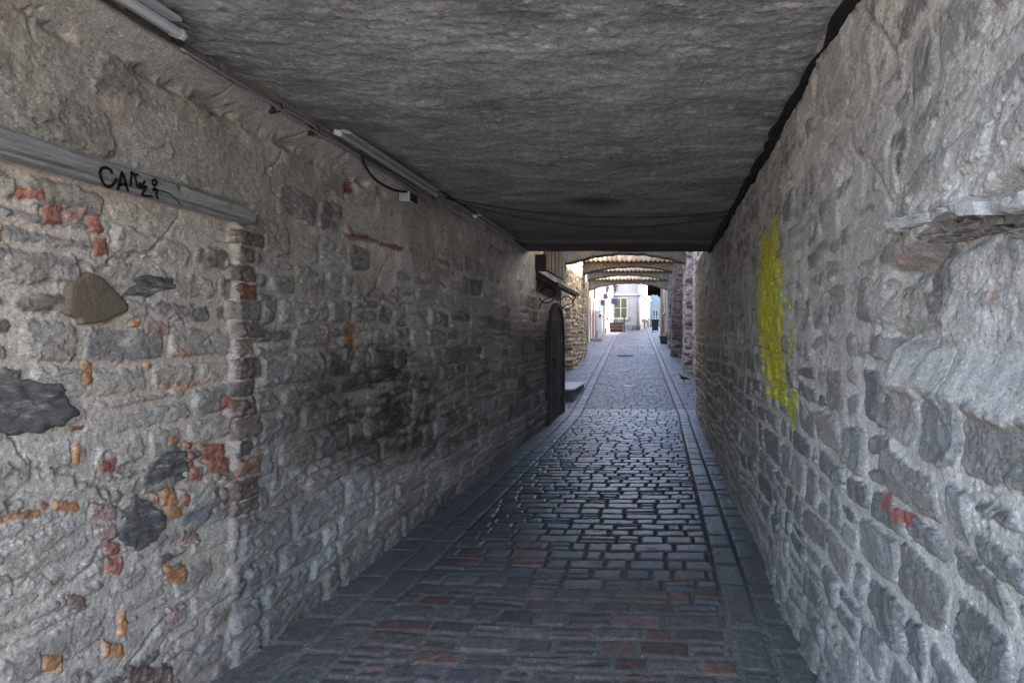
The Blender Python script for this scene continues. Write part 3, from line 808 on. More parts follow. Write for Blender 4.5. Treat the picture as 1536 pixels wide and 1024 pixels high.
def cobbles(U, V, inside):
    n1 = fbm(U * 1.3, V * 1.3, 3, 403); n2 = fbm(U * 6, V * 6, 3, 409); n3 = fbm(U * 25, V * 25, 2, 414)
    X = U - axis(V)
    # the rows run slightly askew near the camera
    skew = .085 * sstep(6.5, 2.5, V)
    v = V + skew * (X + .6) + .014 * fbm(X * 1.2, V * .9, 2, 421)
    d, r, lu, lv = masonry(X + .0 * v, v, 431, (.125, .165), (.16, .28), .007, vmax=48, umin=-6, umax=4, corner=.022, joint=.006)
    # border strips of long setts laid lengthwise, and narrow flags beyond them
    edges = [-1.82, -1.60, .38, .57]
    ds, rs_, ls, lt = masonry(v * 1.0, X * 0 + .5, 441, (1.9, 2.0), (.22, .42), .0, vmax=3, umin=-8, umax=60, corner=.02, joint=.008)
    def strip(a, b):
        wob = .010 * fbm(V * 2.2, X * 0, 3, 451)
        return np.minimum(X + wob - a, b - X - wob)
    dd, R0, R1, R2, lab = d.copy(), r[0].copy(), r[1].copy(), r[3].copy(), np.zeros(U.shape)
    for k, (a, b) in enumerate(((-1.82, -1.60), (.38, .57))):
        s = strip(a, b)
        m = s > 0
        dl, rl, _, _ = masonry(v + 3.7 * k, X * 0 + .5, 461 + k, (1.9, 2.0), (.24, .46), .0, vmax=3, umin=-8, umax=64, corner=.02, joint=.008)
        dd = np.where(m, np.minimum(s - .008, dl), dd); R0 = np.where(m, rl[0] * .5 + .25, R0); R1 = np.where(m, rl[1], R1); R2 = np.where(m, rl[3], R2); lab = np.where(m, 1, lab)
        dd = np.where(~m & (np.minimum(np.abs(X - a), np.abs(X - b)) < .05), np.minimum(dd, np.minimum(np.abs(X - a), np.abs(X - b)) - .008), dd)
    flag = (X < -1.82) | (X > .57)
    if inside:
        df, rf, _, _ = masonry(v * 1.0 + np.where(X > 0, 3.1, 0), X * 0 + .5, 471, (1.9, 2.0), (.2, .4), .0, vmax=3, umin=-8, umax=64, corner=.03, joint=.006)
    else:
        df, rf, _, _ = masonry(X, v, 473, (.2, .34), (.3, .6), .02, vmax=50, umin=-8, umax=4, corner=.03, joint=.008)
    dd = np.where(flag, np.minimum(df, np.minimum(np.abs(X + 1.82), np.abs(X - .57)) - .006), dd)
    R0 = np.where(flag, rf[0] * .6 + .2, R0); R1 = np.where(flag, rf[1], R1); R2 = np.where(flag, rf[3], R2); lab = np.where(flag, 2, lab)
    dd = dd + .006 * n2 + .004 * n3
    bd = np.minimum(np.minimum(np.abs(X + 1.82), np.abs(X + 1.6)), np.minimum(np.abs(X - .38), np.abs(X - .57)))
    draw = dd
    dd = np.where(bd < .03, np.maximum(dd, .0030 + .003 * n3), dd)
    near = sstep(4.6, 2.6, V + .6 * n1 + .15 * n2)                                   # sanded joints near the entrance
    sandleft = sstep(.35, .05, X + 2.08 + .12 * n1) * sstep(11.5, 10, V)     # dirt along the foot of the walls
    sandright = sstep(.22, .02, .78 - X + .08 * n1) * sstep(5.5, 4.0, V) + .35 * sstep(.0, .5, X + .2 * n1) * sstep(3.6, 2.9, V + .3 * n2)
    fill = np.clip(near * .85 + sandleft + sandright, 0, 1)
    R0 = np.where(lab > 0, .5 + (R0 - .5) * .4, R0)
    sh = .0165 * np.clip(dd / .018, 0, 1) ** .45 + .006 * (R0 - .5) + .002 * n2 + .001 * n3 + .003 * facets(U * 9 + n2, V * 9 + n2, 370)
    if not inside: sh = sh * .75
    mh = .002 + fill * .0105 + .004 * n2 + .003 * n3
    st = sstep(-.002, .005, sh - mh) * sstep(-.001, .005, draw)
    h = np.maximum(sh, mh) - .024
    T = (.82 + .36 * R2)[..., None]
    base = np.where((R1 > .78)[..., None], np.array([.092, .066, .062]), np.where((R1 > .4)[..., None], np.array([.082, .082, .086]), np.array([.066, .071, .085])))
    T = 1 + (T - 1) * (1 + 1.4 * near[..., None])
    brownish = base * (1 + near[..., None] * np.array([.62, .30, .10]))
    brownish = np.where((R1 > .9)[..., None] & (near > .3)[..., None], np.array([.15, .092, .083]), brownish)
    stone = mix(np.where((lab > 0)[..., None], np.array([.088, .090, .096]), brownish) * T, (.15, .138, .125), near * (lab > 0) * .75)
    stone = stone * (1 + .5 * n3 * near)[..., None]
    joint = np.ones(U.shape + (3,)) * np.array([.034, .034, .036])
    joint = mix(joint, (.17, .155, .138), np.clip(fill * 1.1, 0, 1))
    joint = mix(joint, (.34, .33, .31), sstep(.3, .5, fbm(U * 60, V * 60, 2, 480)) * np.clip(fill, 0, 1) * .8)
    if not inside:
        stone = np.where((lab == 0)[..., None], np.array([.040, .039, .048]), np.array([.060, .061, .074])) * T
        joint = mix(joint, (.08, .08, .085), sstep(13, 20, V) * .7)
    C = mix(joint, stone, st)
    C = mix(C, (.10, .095, .088), sstep(.1, .6, fbm(U * 3, V * 3, 3, 491)) * near * .5)
    moss = sstep(.25, .5, fbm(U * 2.5, V * 2.5, 3, 495)) * (1 - st)
    C = mix(C, (.03, .04, .018), moss * .6)
    return np.clip(C, .004, .6), h, np.clip(fill * .9 + (1 - st) * 1.2 + sstep(.035, .005, bd), 0, 1.2)
street()

# ================================================================== CEILING LIGHTS AND CABLES
def fixture_proto():
    t = thing('fluorescent_light', 'pale fluorescent batten nearest the entrance, cut off by the top edge', 'light fitting', (-1.905, .82, 2.815), 'unlit fluorescent battens along the left wall')
    L = 1.34; x, y, z = t.location
    bm = bmesh.new()
    prism(bm, [(x - .055, z - .028), (x + .012, z - .052), (x + .030, z - .030), (x + .022, z + .000), (x - .045, z + .022)], 'y', y, y + L)
    obj('diffuser', bm, M['fixture_white'], t, bevel=.006)
    bm = bmesh.new()
    prism(bm, [(x + .018, z + .004), (x + .085, z - .004), (x + .09, z + .02), (x + .02, z + .05), (x - .04, z + .045), (x - .04, z + .026)], 'y', y + .02, y + L - .05)
    h = obj('housing', bm, M['fixture_grey'], t, bevel=.004)
    bm = bmesh.new()
    prism(bm, [(x - .058, z - .030), (x + .012, z - .056), (x + .034, z - .030), (x + .024, z + .003), (x - .047, z + .026)], 'y', y + L, y + L + .02)
    obj('end_cap', bm, M['fixture_white'], t, bevel=.004)
    bm = bmesh.new()
    prism(bm, [(x - .058, z - .030), (x + .012, z - .056), (x + .034, z - .030), (x + .024, z + .003), (x - .047, z + .026)], 'y', y - .02, y)
    obj('end_cap', bm, M['fixture_white'], t, bevel=.004)
    for yy in (y + .25, y + L - .25):
        bm = bmesh.new(); box(bm, x - .02, x + .03, yy - .02, yy + .02, z + .046, ZC + .01)
        obj('bracket', bm, M['fixture_grey'], t)
    bm = bmesh.new()
    pts = [(x - .03, y + L + .02, z - .02), (x - .04, y + L + .05, z - .05), (x - .07, y + L + .06, z - .045), (x - .075, y + L + .03, z - .03)]
    tube(bm, pts, .009, 6)
    obj('plug_lead', bm, M['cable'], t)
    return t
def dup(root, loc, label):
    r = root.copy(); COL.objects.link(r); r.location = loc; r['label'] = label
    for ch in root.children:
        c = ch.copy(); COL.objects.link(c); c.parent = r
        for g in ch.children:
            d = g.copy(); COL.objects.link(d); d.parent = c
    return r
FX = fixture_proto()
FX.scale = (.7, 1, .7)
F2 = dup(FX, (-1.87, 3.2, 2.795), 'grey fluorescent batten with a looped black cable and small box beneath it')
F3 = dup(FX, (-1.80, 5.35, 2.785), 'small dim fluorescent batten deepest in the passage')

for f_ in (F2, F3):
    f_.scale = (.55, 1, .55)
    for c_ in f_.children:
        if c_.name.startswith('diffuser'):
            c_.data = c_.data.copy(); c_.data.materials[0] = M['fixture_grey']

def cable(label, pts, r, mat='cable', name='cable', cat='cable', group=None, sub=6):
    pts = [Vector(p) for p in pts]
    Q = []
    n = len(pts)
    for k in range(n - 1):
        p0, p1, p2, p3 = pts[max(k - 1, 0)], pts[k], pts[k + 1], pts[min(k + 2, n - 1)]
        for t in np.linspace(0, 1, sub + 1)[:-1]:
            t = float(t)
            Q.append(.5 * ((2 * p1) + (-p0 + p2) * t + (2 * p0 - 5 * p1 + 4 * p2 - p3) * t * t + (-p0 + 3 * p1 - 3 * p2 + p3) * t ** 3))
    Q.append(pts[-1])
    bm = bmesh.new(); tube(bm, Q, r, 6)
    return tag(obj(name, bm, M[mat], smooth=True), label, cat, group)
rx = random.Random(4)
def run(y0, y1, x, z, n, jx=.006, jz=.008): return [(x + rx.uniform(-jx, jx), y0 + (y1 - y0) * k / (n - 1), z + rx.uniform(-jz, jz)) for k in range(n)]
cable('upper of two thin grey cables clipped along the plaster roll on the left wall', run(2.2, 5.4, -1.925, 2.765, 14), .0055, 'pale_cable', group='cables along the left wall')
cable('lower of two thin grey cables clipped along the plaster roll on the left wall', run(2.2, 5.4, -1.91, 2.735, 14), .0055, 'pale_cable', group='cables along the left wall')
cable('black cable running past the deepest batten to the far beam', run(4.5, 7.7, -1.80, 2.80, 12) , .010, 'cable', group='cables along the left wall')
for k, (yy) in enumerate((2.75, 3.05)):
    t = thing('cable_clip', 'black hook clip on the left cables, %s' % ('the one closer to the entrance light' if k == 0 else 'the one beside the looped cable fitting'), 'clip', (-1.915, yy, 2.75), 'black cable clips')
    bm = bmesh.new(); tube(bm, [(-1.94, yy, 2.775), (-1.905, yy, 2.77), (-1.90, yy, 2.75), (-1.91, yy, 2.732), (-1.94, yy, 2.728)], .004, 6); obj('hook', bm, M['cable'], t)
    bm = bmesh.new(); box(bm, -1.965, -1.94, yy - .007, yy + .007, 2.722, 2.782); obj('plate', bm, M['cable'], t)
cable('loose black cable loop hanging under the second batten', [(-1.87, 3.42, 2.80), (-1.90, 3.5, 2.72), (-1.93, 3.7, 2.665), (-1.925, 3.95, 2.66), (-1.91, 4.12, 2.69)], .009)
t = thing('junction_box', 'small grey junction box below the far end of the second batten', 'junction box', (-1.93, 4.2, 2.66))
bm = bmesh.new(); box(bm, -1.97, -1.89, 4.12, 4.26, 2.62, 2.70); obj('housing', bm, M['fixture_grey'], t, bevel=.008)
bm = bmesh.new(); box(bm, -1.894, -1.882, 4.135, 4.245, 2.63, 2.69); obj('lid', bm, M['cable'], t, bevel=.003)
for k, (za, mid, nm) in enumerate(((2.80, 2.60, 'lower'), (2.81, 2.665, 'upper'))):
    pts = []
    for q in np.linspace(0, 1, 13):
        X = -1.86 + (.70 + 1.86) * q; Z0 = za + (2.745 + .03 * k - za) * q
        pts.append((X, 4.75 + .35 * q, Z0 - (2.78 - mid) * 4 * q * (1 - q)))
    cable('%s of two thin black cables sagging across the ceiling' % nm, pts, .0075, group='cables sagging across the ceiling', sub=3)

def conduit():
    n = 90; rg = random.Random(9)
    pts, rs = [], []
    for k in range(n):
        y = -.33 + 8.15 * k / (n - 1)
        pts.append((XR - .035 + rg.uniform(-.012, .008) - .004, y, ZC - .042 + rg.uniform(-.012, .010)))
        rs.append(.034 + rg.uniform(-.008, .010))
    bm = bmesh.new(); tube(bm, pts, rs, 8)
    t = thing('conduit', 'black lumpy conduit along the right edge of the ceiling', 'conduit', (XR - .03, 0, ZC - .04))
    obj('sleeve', bm, M['black_rubber'], t, smooth=True)
    p = at(1112, 305, 5.0)
    bm = bmesh.new(); tube(bm, [(XR - .03, 4.95, 2.80), (XR - .05, 4.7, 2.795), (XR - .06, 4.45, 2.80), (XR - .04, 4.35, 2.815)], .012, 6); obj('hook', bm, M['black_rubber'], t)
conduit()

# ================================================================== DOOR AND CANOPY AT THE END OF THE LEFT WALL
def door():
    t = thing('arched_door', 'dark arched plank door in the left wall under the little canopy', 'door', (XL + .06, 10.6, gzf(10.6)))
    y0, y1, zs = 9.98, 11.28, 1.62
    def arch(a, b, z0, zs, rise, n=14):
        c = (a + b) / 2; w = (b - a) / 2
        return [(a, z0), (b, z0)] + [(c + w * math.cos(q), zs + rise * math.sin(q)) for q in np.linspace(0, math.pi, n)]
    bm = bmesh.new(); prism(bm, arch(y0, y1, gzf(10.6), zs, .56), 'x', XL - .1, XL + .075); obj('door_leaf', bm, M['dark_wood'], t)
    o = bmesh.new()
    out = arch(y0 - .09, y1 + .08, 0, zs, .64)[2:]; inn = arch(y0, y1, 0, zs, .56)[2:]
    prev = None
    outl = [(out[0][0], .03)] + out + [(out[-1][0], .03)]; innl = [(inn[0][0], .03)] + inn + [(inn[-1][0], .03)]
    for a, b in zip(outl, innl):
        q = [o.verts.new((XL + .11, a[0], a[1])), o.verts.new((XL + .11, b[0], b[1])), o.verts.new((XL - .05, b[0], b[1])), o.verts.new((XL - .05, a[0], a[1]))]
        if prev:
            for k in range(4): o.faces.new((prev[k], q[k], q[(k + 1) % 4], prev[(k + 1) % 4]))
        prev = q
    obj('door_frame', o, material('jamb_stone', (.06, .058, .055), .85, grain=((5, .25), (40, .2)), bump=((14, .012),)), t)
    for k in range(4):
        bm = bmesh.new(); yy = y0 + (y1 - y0) * (k + 1) / 5; box(bm, XL + .07, XL + .082, yy - .006, yy + .006, gzf(10.6) + .03, 1.9); obj('plank_joint', bm, M['iron'], t)
    bm = bmesh.new(); tube(bm, [(XL + .07, 10.15, 1.05), (XL + .12, 10.15, 1.05), (XL + .12, 10.15, 1.2), (XL + .07, 10.15, 1.2)], .012, 6); obj('handle', bm, M['iron'], t)
    for zz in (.45, 1.5):
        bm = bmesh.new(); box(bm, XL + .07, XL + .086, 10.7, 11.24, zz, zz + .05); obj('hinge', bm, M['iron'], t)
    # canopy
    c = thing('door_canopy', 'small dark wooden canopy with iron scroll brackets over the arched door', 'canopy', (XL + .1, 10.2, 2.6))
    A0, A1 = 9.0, 11.35
    bm = bmesh.new(); prism(bm, [(XL - .05, 2.70), (XL + .38, 2.455), (XL + .38, 2.49), (XL - .05, 2.745)], 'y', A0, A1); obj('roof', bm, M['iron'], c)
    bm = bmesh.new(); box(bm, XL - .05, XL + .21, A0 - .03, A0 + .12, 2.69, 2.95); obj('end_box', bm, M['dark_wood'], c)
    bm = bmesh.new(); box(bm, XL + .375, XL + .40, A0, A1, 2.435, 2.50); obj('fascia', bm, M['iron'], c)
    for k in range(8):
        yy = A0 + .2 + k * .28
        bm = bmesh.new(); prism(bm, [(XL + .0, 2.655), (XL + .36, 2.45), (XL + .36, 2.41), (XL + .0, 2.60)], 'y', yy, yy + .05); obj('rafter', bm, M['brown_wood'], c)
    for k in range(11):
        yy = 9.5 + k * .18
        bm = bmesh.new(); box(bm, XL + .05, XL + .085 + .008 * (k % 2), yy, yy + .165, 2.78, 3.5); obj('board', bm, M['brown_wood'], c)
    for yy in (A0 + .25, A1 - .12):
        bm = bmesh.new()
        tube(bm, [(XL + .03, yy, 2.62), (XL + .03, yy, 2.05)], .012, 6)
        pts = [(XL + .16 + .13 * math.cos(a), yy, 2.30 + .13 * math.sin(a)) for a in np.linspace(0, 2 * math.pi, 25)]
        tube(bm, pts, .010, 6)
        pts = [(XL + .03 + .33 * q, yy, 2.08 + .36 * q + .05 * math.sin(q * 6.28)) for q in np.linspace(0, 1, 12)]
        tube(bm, pts, .010, 6)
        obj('scroll_bracket', bm, M['iron'], c)
    # stone block at the mouth of the passage
    t = thing('stone_step', 'low grey stone step block at the end of the left wall', 'step', (-2.2, 13, gzf(13)))
    bm = bmesh.new(); prism(bm, [(-2.75, 12.55), (-2.0, 12.55), (-2.0, 14.4), (-2.75, 14.4)], 'z', .05, gzf(13.4) + .165)
    obj('block', bm, material('dark_block', (.10, .10, .105), .8), t, bevel=.01)
    bm = bmesh.new(); prism(bm, [(-2.78, 12.5), (-1.965, 12.5), (-1.965, 14.45), (-2.78, 14.45)], 'z', gzf(13.4) + .168, gzf(13.4) + .215)
    obj('tread', bm, M['step_stone'], t, bevel=.012)
door()

# ================================================================== STONE WALLS, BUTTRESSES AND ARCHES BEYOND
def panel(u, v, seed, dark, light, mort, jw=.006, ch=(.07, .16), ln=(.14, .36)):
    d, r, lu, lv = masonry(u, v, seed, ch, ln, .05, vmax=12, umin=-4, umax=45, corner=.05, joint=jw)
    n2 = fbm(u * 5, v * 5, 3, seed + 3); n3 = fbm(u * 16, v * 16, 2, seed + 5)
    d = d + .02 * n2
    h = .035 * sstep(-.005, .04, d) + .03 * (r[0] - .5) + .02 * n3
    t = (r[3])[..., None]
    C = np.array(dark) * (1 - t) + np.array(light) * t
    C = mix(np.ones(u.shape + (3,)) * np.array(mort), C, sstep(-.005, .012, d))
    return h, C * (1 + .25 * n2[..., None])

def stone_mass(name, label, cat, path, z0, z1, seed, cols, res=.04, group=None, lean=0.0, parent=None):
    """a rubble mass whose outline in plan is an open path of points; the outward side is to the right of the walking direction"""
    path = [Vector((p[0], p[1])) for p in path]
    us, pts, nrm = [], [], []
    tot = 0
    for a, b in zip(path[:-1], path[1:]):
        L = (b - a).length; k = max(2, int(L / res))
        n = Vector(((b - a).y, -(b - a).x)).normalized()
        for q in range(k + (1 if b is path[-1] else 0)):
            p = a + (b - a) * (q / k); pts.append(p); nrm.append(n); us.append(tot + L * q / k)
        tot += L
    # average the normals at corners
    N = np.array([[n.x, n.y] for n in nrm]); N2 = (np.roll(N, 1, 0) + N); N2[0] = N[0]; N2 /= np.linalg.norm(N2, axis=1)[:, None]
    P2 = np.array([[p.x, p.y] for p in pts])
    z = np.arange(0, 1.0001, res / max(z1 - z0, .1))
    Uu, Z = np.meshgrid(np.array(us), z, indexing='ij')
    V = z0 + (z1 - z0) * Z
    h, C = panel(Uu, V, seed, *cols)
    h = h + lean * (1 - Z) ** 1.6
    P = np.stack([P2[:, 0][:, None] + N2[:, 0][:, None] * h, P2[:, 1][:, None] + N2[:, 1][:, None] * h, V], -1)
    # close the top towards the middle
    top = P[:, -1:, :].copy(); mid = np.array([[P2[0] * .5 + P2[-1] * .5]]).reshape(1, 1, 2)
    top[..., :2] = mid; top[..., 2] = z1
    P = np.concatenate([P, top], 1); C = np.concatenate([C, C[:, -1:, :]], 1)
    o = grid_mesh(name, P, np.clip(C, .01, .8), M['rubble_far'], parent)
    if not parent: tag(o, label, cat, group)
    return o
WARM = ((.14, .10, .06), (.50, .40, .26), (.20, .165, .11)); COOL = ((.05, .047, .055), (.42, .41, .43), (.38, .37, .40)); DARK = ((.035, .033, .033), (.17, .155, .15), (.13, .12, .115))
# left: wall set back from the passage, with a leaning buttress
stone_mass('lane_wall', 'warm yellowish rubble wall on the left just beyond the passage', 'wall', [(-2.55, 11.52), (-3.12, 11.55), (-3.12, 23.0), (-4.6, 23.0)], 0, 7.4, 601, WARM)
stone_mass('stone_buttress', 'leaning warm stone buttress at the foot of the yellowish wall', 'buttress', [(-3.25, 18.0), (-2.98, 18.05), (-2.95, 19.2), (-2.98, 21.3), (-3.25, 21.4)], gzf(18) - .1, 2.55, 611, WARM, lean=.10)
stone_mass('stone_buttress', 'tall reddish-edged stone pier under the second arch on the left', 'buttress', [(-3.6, 22.0), (-3.14, 22.0), (-3.14, 23.4), (-3.6, 23.4)], gzf(21) - .1, 4.5, 613, ((.16, .09, .07), (.30, .2, .15), (.2, .16, .13)))
stone_mass('stone_buttress', 'grey stone pier under the farthest arches on the left', 'buttress', [(-4.4, 25.1), (-3.72, 25.1), (-3.72, 26.2), (-4.4, 26.2)], gzf(25) - .1, 4.5, 615, DARK)
# right: pale wall and three buttresses
stone_mass('lane_wall', 'pale rubble wall on the right just beyond the passage', 'wall', [(1.9, 30.0), (1.00, 29.6), (1.06, 17.6), (1.07, 11.3), (1.6, 11.28)], 0, 7.4, 621, COOL)
stone_mass('stone_buttress', 'pale stone buttress carrying the nearest arch on the right', 'buttress', [(1.4, 18.7), (.80, 18.6), (.86, 17.5), (1.4, 17.45)], gzf(17.5) - .1, 4.6, 623, COOL, lean=.05)
stone_mass('stone_buttress', 'dark stone buttress carrying the second arch on the right', 'buttress', [(1.3, 22.9), (.50, 22.9), (.53, 22.05), (1.3, 22.0)], gzf(22) - .1, 4.6, 625, DARK, lean=.06)
stone_mass('stone_buttress', 'grey stone buttress under the third arch on the right', 'buttress', [(1.2, 26.4), (.42, 26.4), (.46, 25.4), (1.2, 25.4)], gzf(25) - .1, 4.6, 627, DARK, lean=.05)

def arch(label, Y, xl, xr, zp, zs, zt, th, col, first=False):
    t = thing('stone_arch', label, 'arch', ((xl + xr) / 2, Y, zs), 'flat stone arches across the lane')
    bm = bmesh.new(); n = 28
    pts = [(xr + .25, zt), (xl - .25, zt), (xl - .25, zs - .1), (xl, zs - .02)]
    for k in range(n + 1):
        q = k / n; x = xl + (xr - xl) * q
        pts.append((x, zs + (zp - zs) * (1 - (2 * q - 1) ** 2) + .012 * math.sin(k * 2.3)))
    pts += [(xr, zs - .02), (xr + .25, zs - .1)]
    # strips so the face can be shaded with relief
    prev = None
    for k in range(n + 1):
        q = k / n; x = xl - .25 + (xr - xl + .5) * q
        qq = min(max((x - xl) / (xr - xl), 0), 1)
        zb = zs + (zp - zs) * (1 - (2 * qq - 1) ** 2) + .010 * math.sin(k * 2.3 + Y) + .009 * math.sin(k * 5.1 + 2 * Y)
        cur = [bm.verts.new((x, Y, zb)), bm.verts.new((x, Y, zt)), bm.verts.new((x, Y + th, zt)), bm.verts.new((x, Y + th, zb))]
        if prev:
            for a in range(4): bm.faces.new((prev[a], cur[a], cur[(a + 1) % 4], prev[(a + 1) % 4]))
        else: bm.faces.new(cur)
        prev = cur
    bm.faces.new(prev[::-1])
    obj('arch_band', bm, material('arch_plaster', col, .9, grain=((2, .25), (9, .2), (40, .15)), bump=((5, .08), (14, .05), (40, .015)), lime=(.2, .185, .16)), t)
    # clay tile coping with a wavy eave
    x = np.arange(xl - .2, xr + .2, .02)
    prof = [(-.16, 0.0), (.02, .13), (.20, .26), (.36, .37), (.44, .37), (.60, .22), (th + .16, 0.0)]
    rows = []; Cc = []
    for a, b in prof:
        w = .035 * np.cos(x * 2 * math.pi / .19)
        rows.append(np.stack([x, np.full_like(x, Y + a), zt + .05 + b + w], -1))
    P = np.stack(rows, 1)
    tile = np.floor(x / .19).astype(int)
    rng = np.random.default_rng(int(Y * 10)); tv = rng.random(400)[(tile - tile.min())]
    C0 = np.stack([.17 + .15 * tv, .115 + .10 * tv, .065 + .06 * tv], -1)
    C = np.repeat(C0[:, None, :], P.shape[1], 1) * (.85 + .3 * rng.random((1, P.shape[1], 1)))
    o = grid_mesh('tile_coping', P, C, M['tile'], t, flip=False)
    so = o.modifiers.new('slab', 'SOLIDIFY'); so.thickness = .03; so.offset = -1
    return t
arch('nearest and widest grey flat arch, just beyond the passage beam', 17.6, -3.0, .84, 4.30, 3.97, 4.62, .55, (.115, .10, .078))
arch('second flat arch with orange clay tiles on top, between nearest and third', 22.1, -3.12, .86, 4.45, 4.16, 4.60, .55, (.115, .095, .068))
arch('third flat arch with dull clay tiles, just in front of the farthest', 25.5, -3.6, .55, 4.49, 4.2, 4.62, .55, (.10, .084, .062))
arch('farthest and lowest-looking arch, framing the white house', 29.0, -3.88, .55, 4.46, 4.05, 4.58, .55, (.105, .092, .072))

# ================================================================== HOUSES
def facade_window(parent, o, ax, s, z, w, h, frame='trim', pane='glass', bars=(1, 2), depth=.06, sill=True):
    """window on a facade: o + ax*s is its foot centre, facing the right-hand normal of ax"""
    ax = Vector((ax[0], ax[1], 0)).normalized(); n = Vector((ax.y, -ax.x, 0)); o = Vector((o[0], o[1], 0))
    def slab(bm, s0, s1, z0, z1, d0, d1):
        vs = []
        for zz in (z0, z1):
            for ss, dd in ((s0, d0), (s1, d0), (s1, d1), (s0, d1)):
                vs.append(bm.verts.new(o + ax * ss + n * dd + Vector((0, 0, zz))))
        for f in ((0, 3, 2, 1), (4, 5, 6, 7), (0, 1, 5, 4), (1, 2, 6, 5), (2, 3, 7, 6), (3, 0, 4, 7)): bm.faces.new([vs[k] for k in f])
    fr = .09 if w > .8 else .06
    bm = bmesh.new()
    slab(bm, s - w / 2, s - w / 2 + fr, z, z + h, -.05, depth); slab(bm, s + w / 2 - fr, s + w / 2, z, z + h, -.05, depth)
    slab(bm, s - w / 2 + fr, s + w / 2 - fr, z, z + fr, -.05, depth); slab(bm, s - w / 2 + fr, s + w / 2 - fr, z + h - fr, z + h, -.05, depth)
    for k in range(bars[0]):
        c = s - w / 2 + w * (k + 1) / (bars[0] + 1); slab(bm, c - .04, c + .04, z + fr, z + h - fr, -.03, depth - .012)
    for k in range(bars[1]):
        c = z + h * (k + 1) / (bars[1] + 1); slab(bm, s - w / 2 + fr, s + w / 2 - fr, c - .025, c + .025, -.03, depth - .02)
    f = obj('window', bm, M[frame], parent)
    bm = bmesh.new(); slab(bm, s - w / 2 + fr, s + w / 2 - fr, z + fr, z + h - fr, -.03, .012); obj('pane', bm, M[pane], f)
    if sill:
        bm = bmesh.new(); slab(bm, s - w / 2 - .06, s + w / 2 + .06, z - .07, z - .004, -.03, depth + .07); obj('sill', bm, M[frame], f)
    return f
def facade_slab(name, parent, o, ax, s0, s1, z0, z1, d0, d1, mat, bevel=0):
    ax = Vector((ax[0], ax[1], 0)).normalized(); n = Vector((ax.y, -ax.x, 0)); o = Vector((o[0], o[1], 0)); bm = bmesh.new(); vs = []
    for zz in (z0, z1):
        for ss, dd in ((s0, d0), (s1, d0), (s1, d1), (s0, d1)): vs.append(bm.verts.new(o + ax * ss + n * dd + Vector((0, 0, zz))))
    for f in ((0, 3, 2, 1), (4, 5, 6, 7), (0, 1, 5, 4), (1, 2, 6, 5), (2, 3, 7, 6), (3, 0, 4, 7)): bm.faces.new([vs[k] for k in f])
    return obj(name, bm, M[mat], parent, bevel=bevel)
def house(name, label, corners, z0, z1, wall, roof=True):
    cx = sum(c[0] for c in corners) / len(corners); cy = sum(c[1] for c in corners) / len(corners)
    t = thing(name, label, 'house', (cx, cy, z0))
    bm = bmesh.new(); prism(bm, corners, 'z', z0 - .5, z1)
    obj('wall', bm, M[wall], t)
    if roof:
        bm = bmesh.new(); big = [(cx + (c[0] - cx) * 1.04, cy + (c[1] - cy) * 1.04) for c in corners]
        A = [bm.verts.new((c[0], c[1], z1 + .003)) for c in big]; ap = bm.verts.new((cx, cy, z1 + 2.2))
        for k in range(len(A)): bm.faces.new((A[k], A[(k + 1) % len(A)], ap))
        bm.faces.new(A[::-1]); obj('roof', bm, M['roof'], t)
    return t
g = gzf
# far white house closing the lane: front towards the camera, right flank in the sun
c0, c1, c2 = (-7.5, 40.0), (-1.46, 40.0), (-.86, 46.5)
H = house('town_house', 'white house with green-paned window closing the end of the lane', [c0, c1, c2, (-7.5, 46.5)], g(40), 9.5, 'white_plaster')
fo, fa = (c1[0], c1[1]), (1, 0)         # front: s runs from the corner to the left as negative
facade_window(H, fo, fa, -1.42, EYE + 27 / F * 40, 1.06, 32 / F * 40, 'trim', 'green_glass', (1, 1), .06)
facade_window(H, fo, fa, -3.4, EYE + 27 / F * 40, 1.06, 32 / F * 40, 'trim', 'green_glass', (1, 1), .06)
facade_slab('cornice', H, fo, fa, -6.0, .05, EYE + 62 / F * 40, EYE + 65 / F * 40, -.02, .10, 'trim')
facade_slab('plinth', H, fo, fa, -6.0, .03, g(40) - .2, g(40) + .35, -.02, .04, 'grey_plaster')
facade_slab('vent', H, fo, fa, -.86, -.70, EYE + 26 / F * 40, EYE + 29 / F * 40, -.02, .05, 'grey_plaster')
bm = bmesh.new(); tube(bm, [(-1.62, 39.93, g(40)), (-1.62, 39.93, 9.4)], .05, 8); obj('downpipe', bm, M['zinc'], H, smooth=True)
ra = (c2[0] - c1[0], c2[1] - c1[1])
for s in (1.6, 3.9): facade_window(H, c1, ra, s, EYE + 27 / F * 41.5, .95, 1.6, 'trim', 'green_glass', (1, 1), .05)
facade_slab('cornice', H, c1, ra, .06, 6.5, EYE + 62 / F * 40, EYE + 65 / F * 40, -.02, .10, 'trim')
for s in (2.3, 4.6): facade_slab('pilaster', H, c1, ra, s, s + .3, g(40), g(40) + .95, -.02, .12, 'cream_plaster')
# blue house behind on the right
Bh = house('town_house', 'pale blue house far off to the right of the white house', [(-.95, 47.2), (.2, 47.2), (.2, 54), (-.95, 54)], g(46), 5.05, 'blue_plaster', False)
bm = bmesh.new(); prism(bm, [(-.95, 5.053), (.2, 5.053), (.0, 5.45), (-.38, 5.62), (-.75, 5.45)], 'y', 47.2, 53.9); obj('gable', bm, M['blue_plaster'], Bh)
facade_window(Bh, (-.95, 47.2), (1, 0), .55, 2.75, .5, 1.2, 'trim', 'glass', (1, 1), .05)
facade_slab('door', Bh, (-.95, 47.2), (1, 0), .12, .5, g(46) - .1, g(46) + .35, -.02, .03, 'grey_plaster')
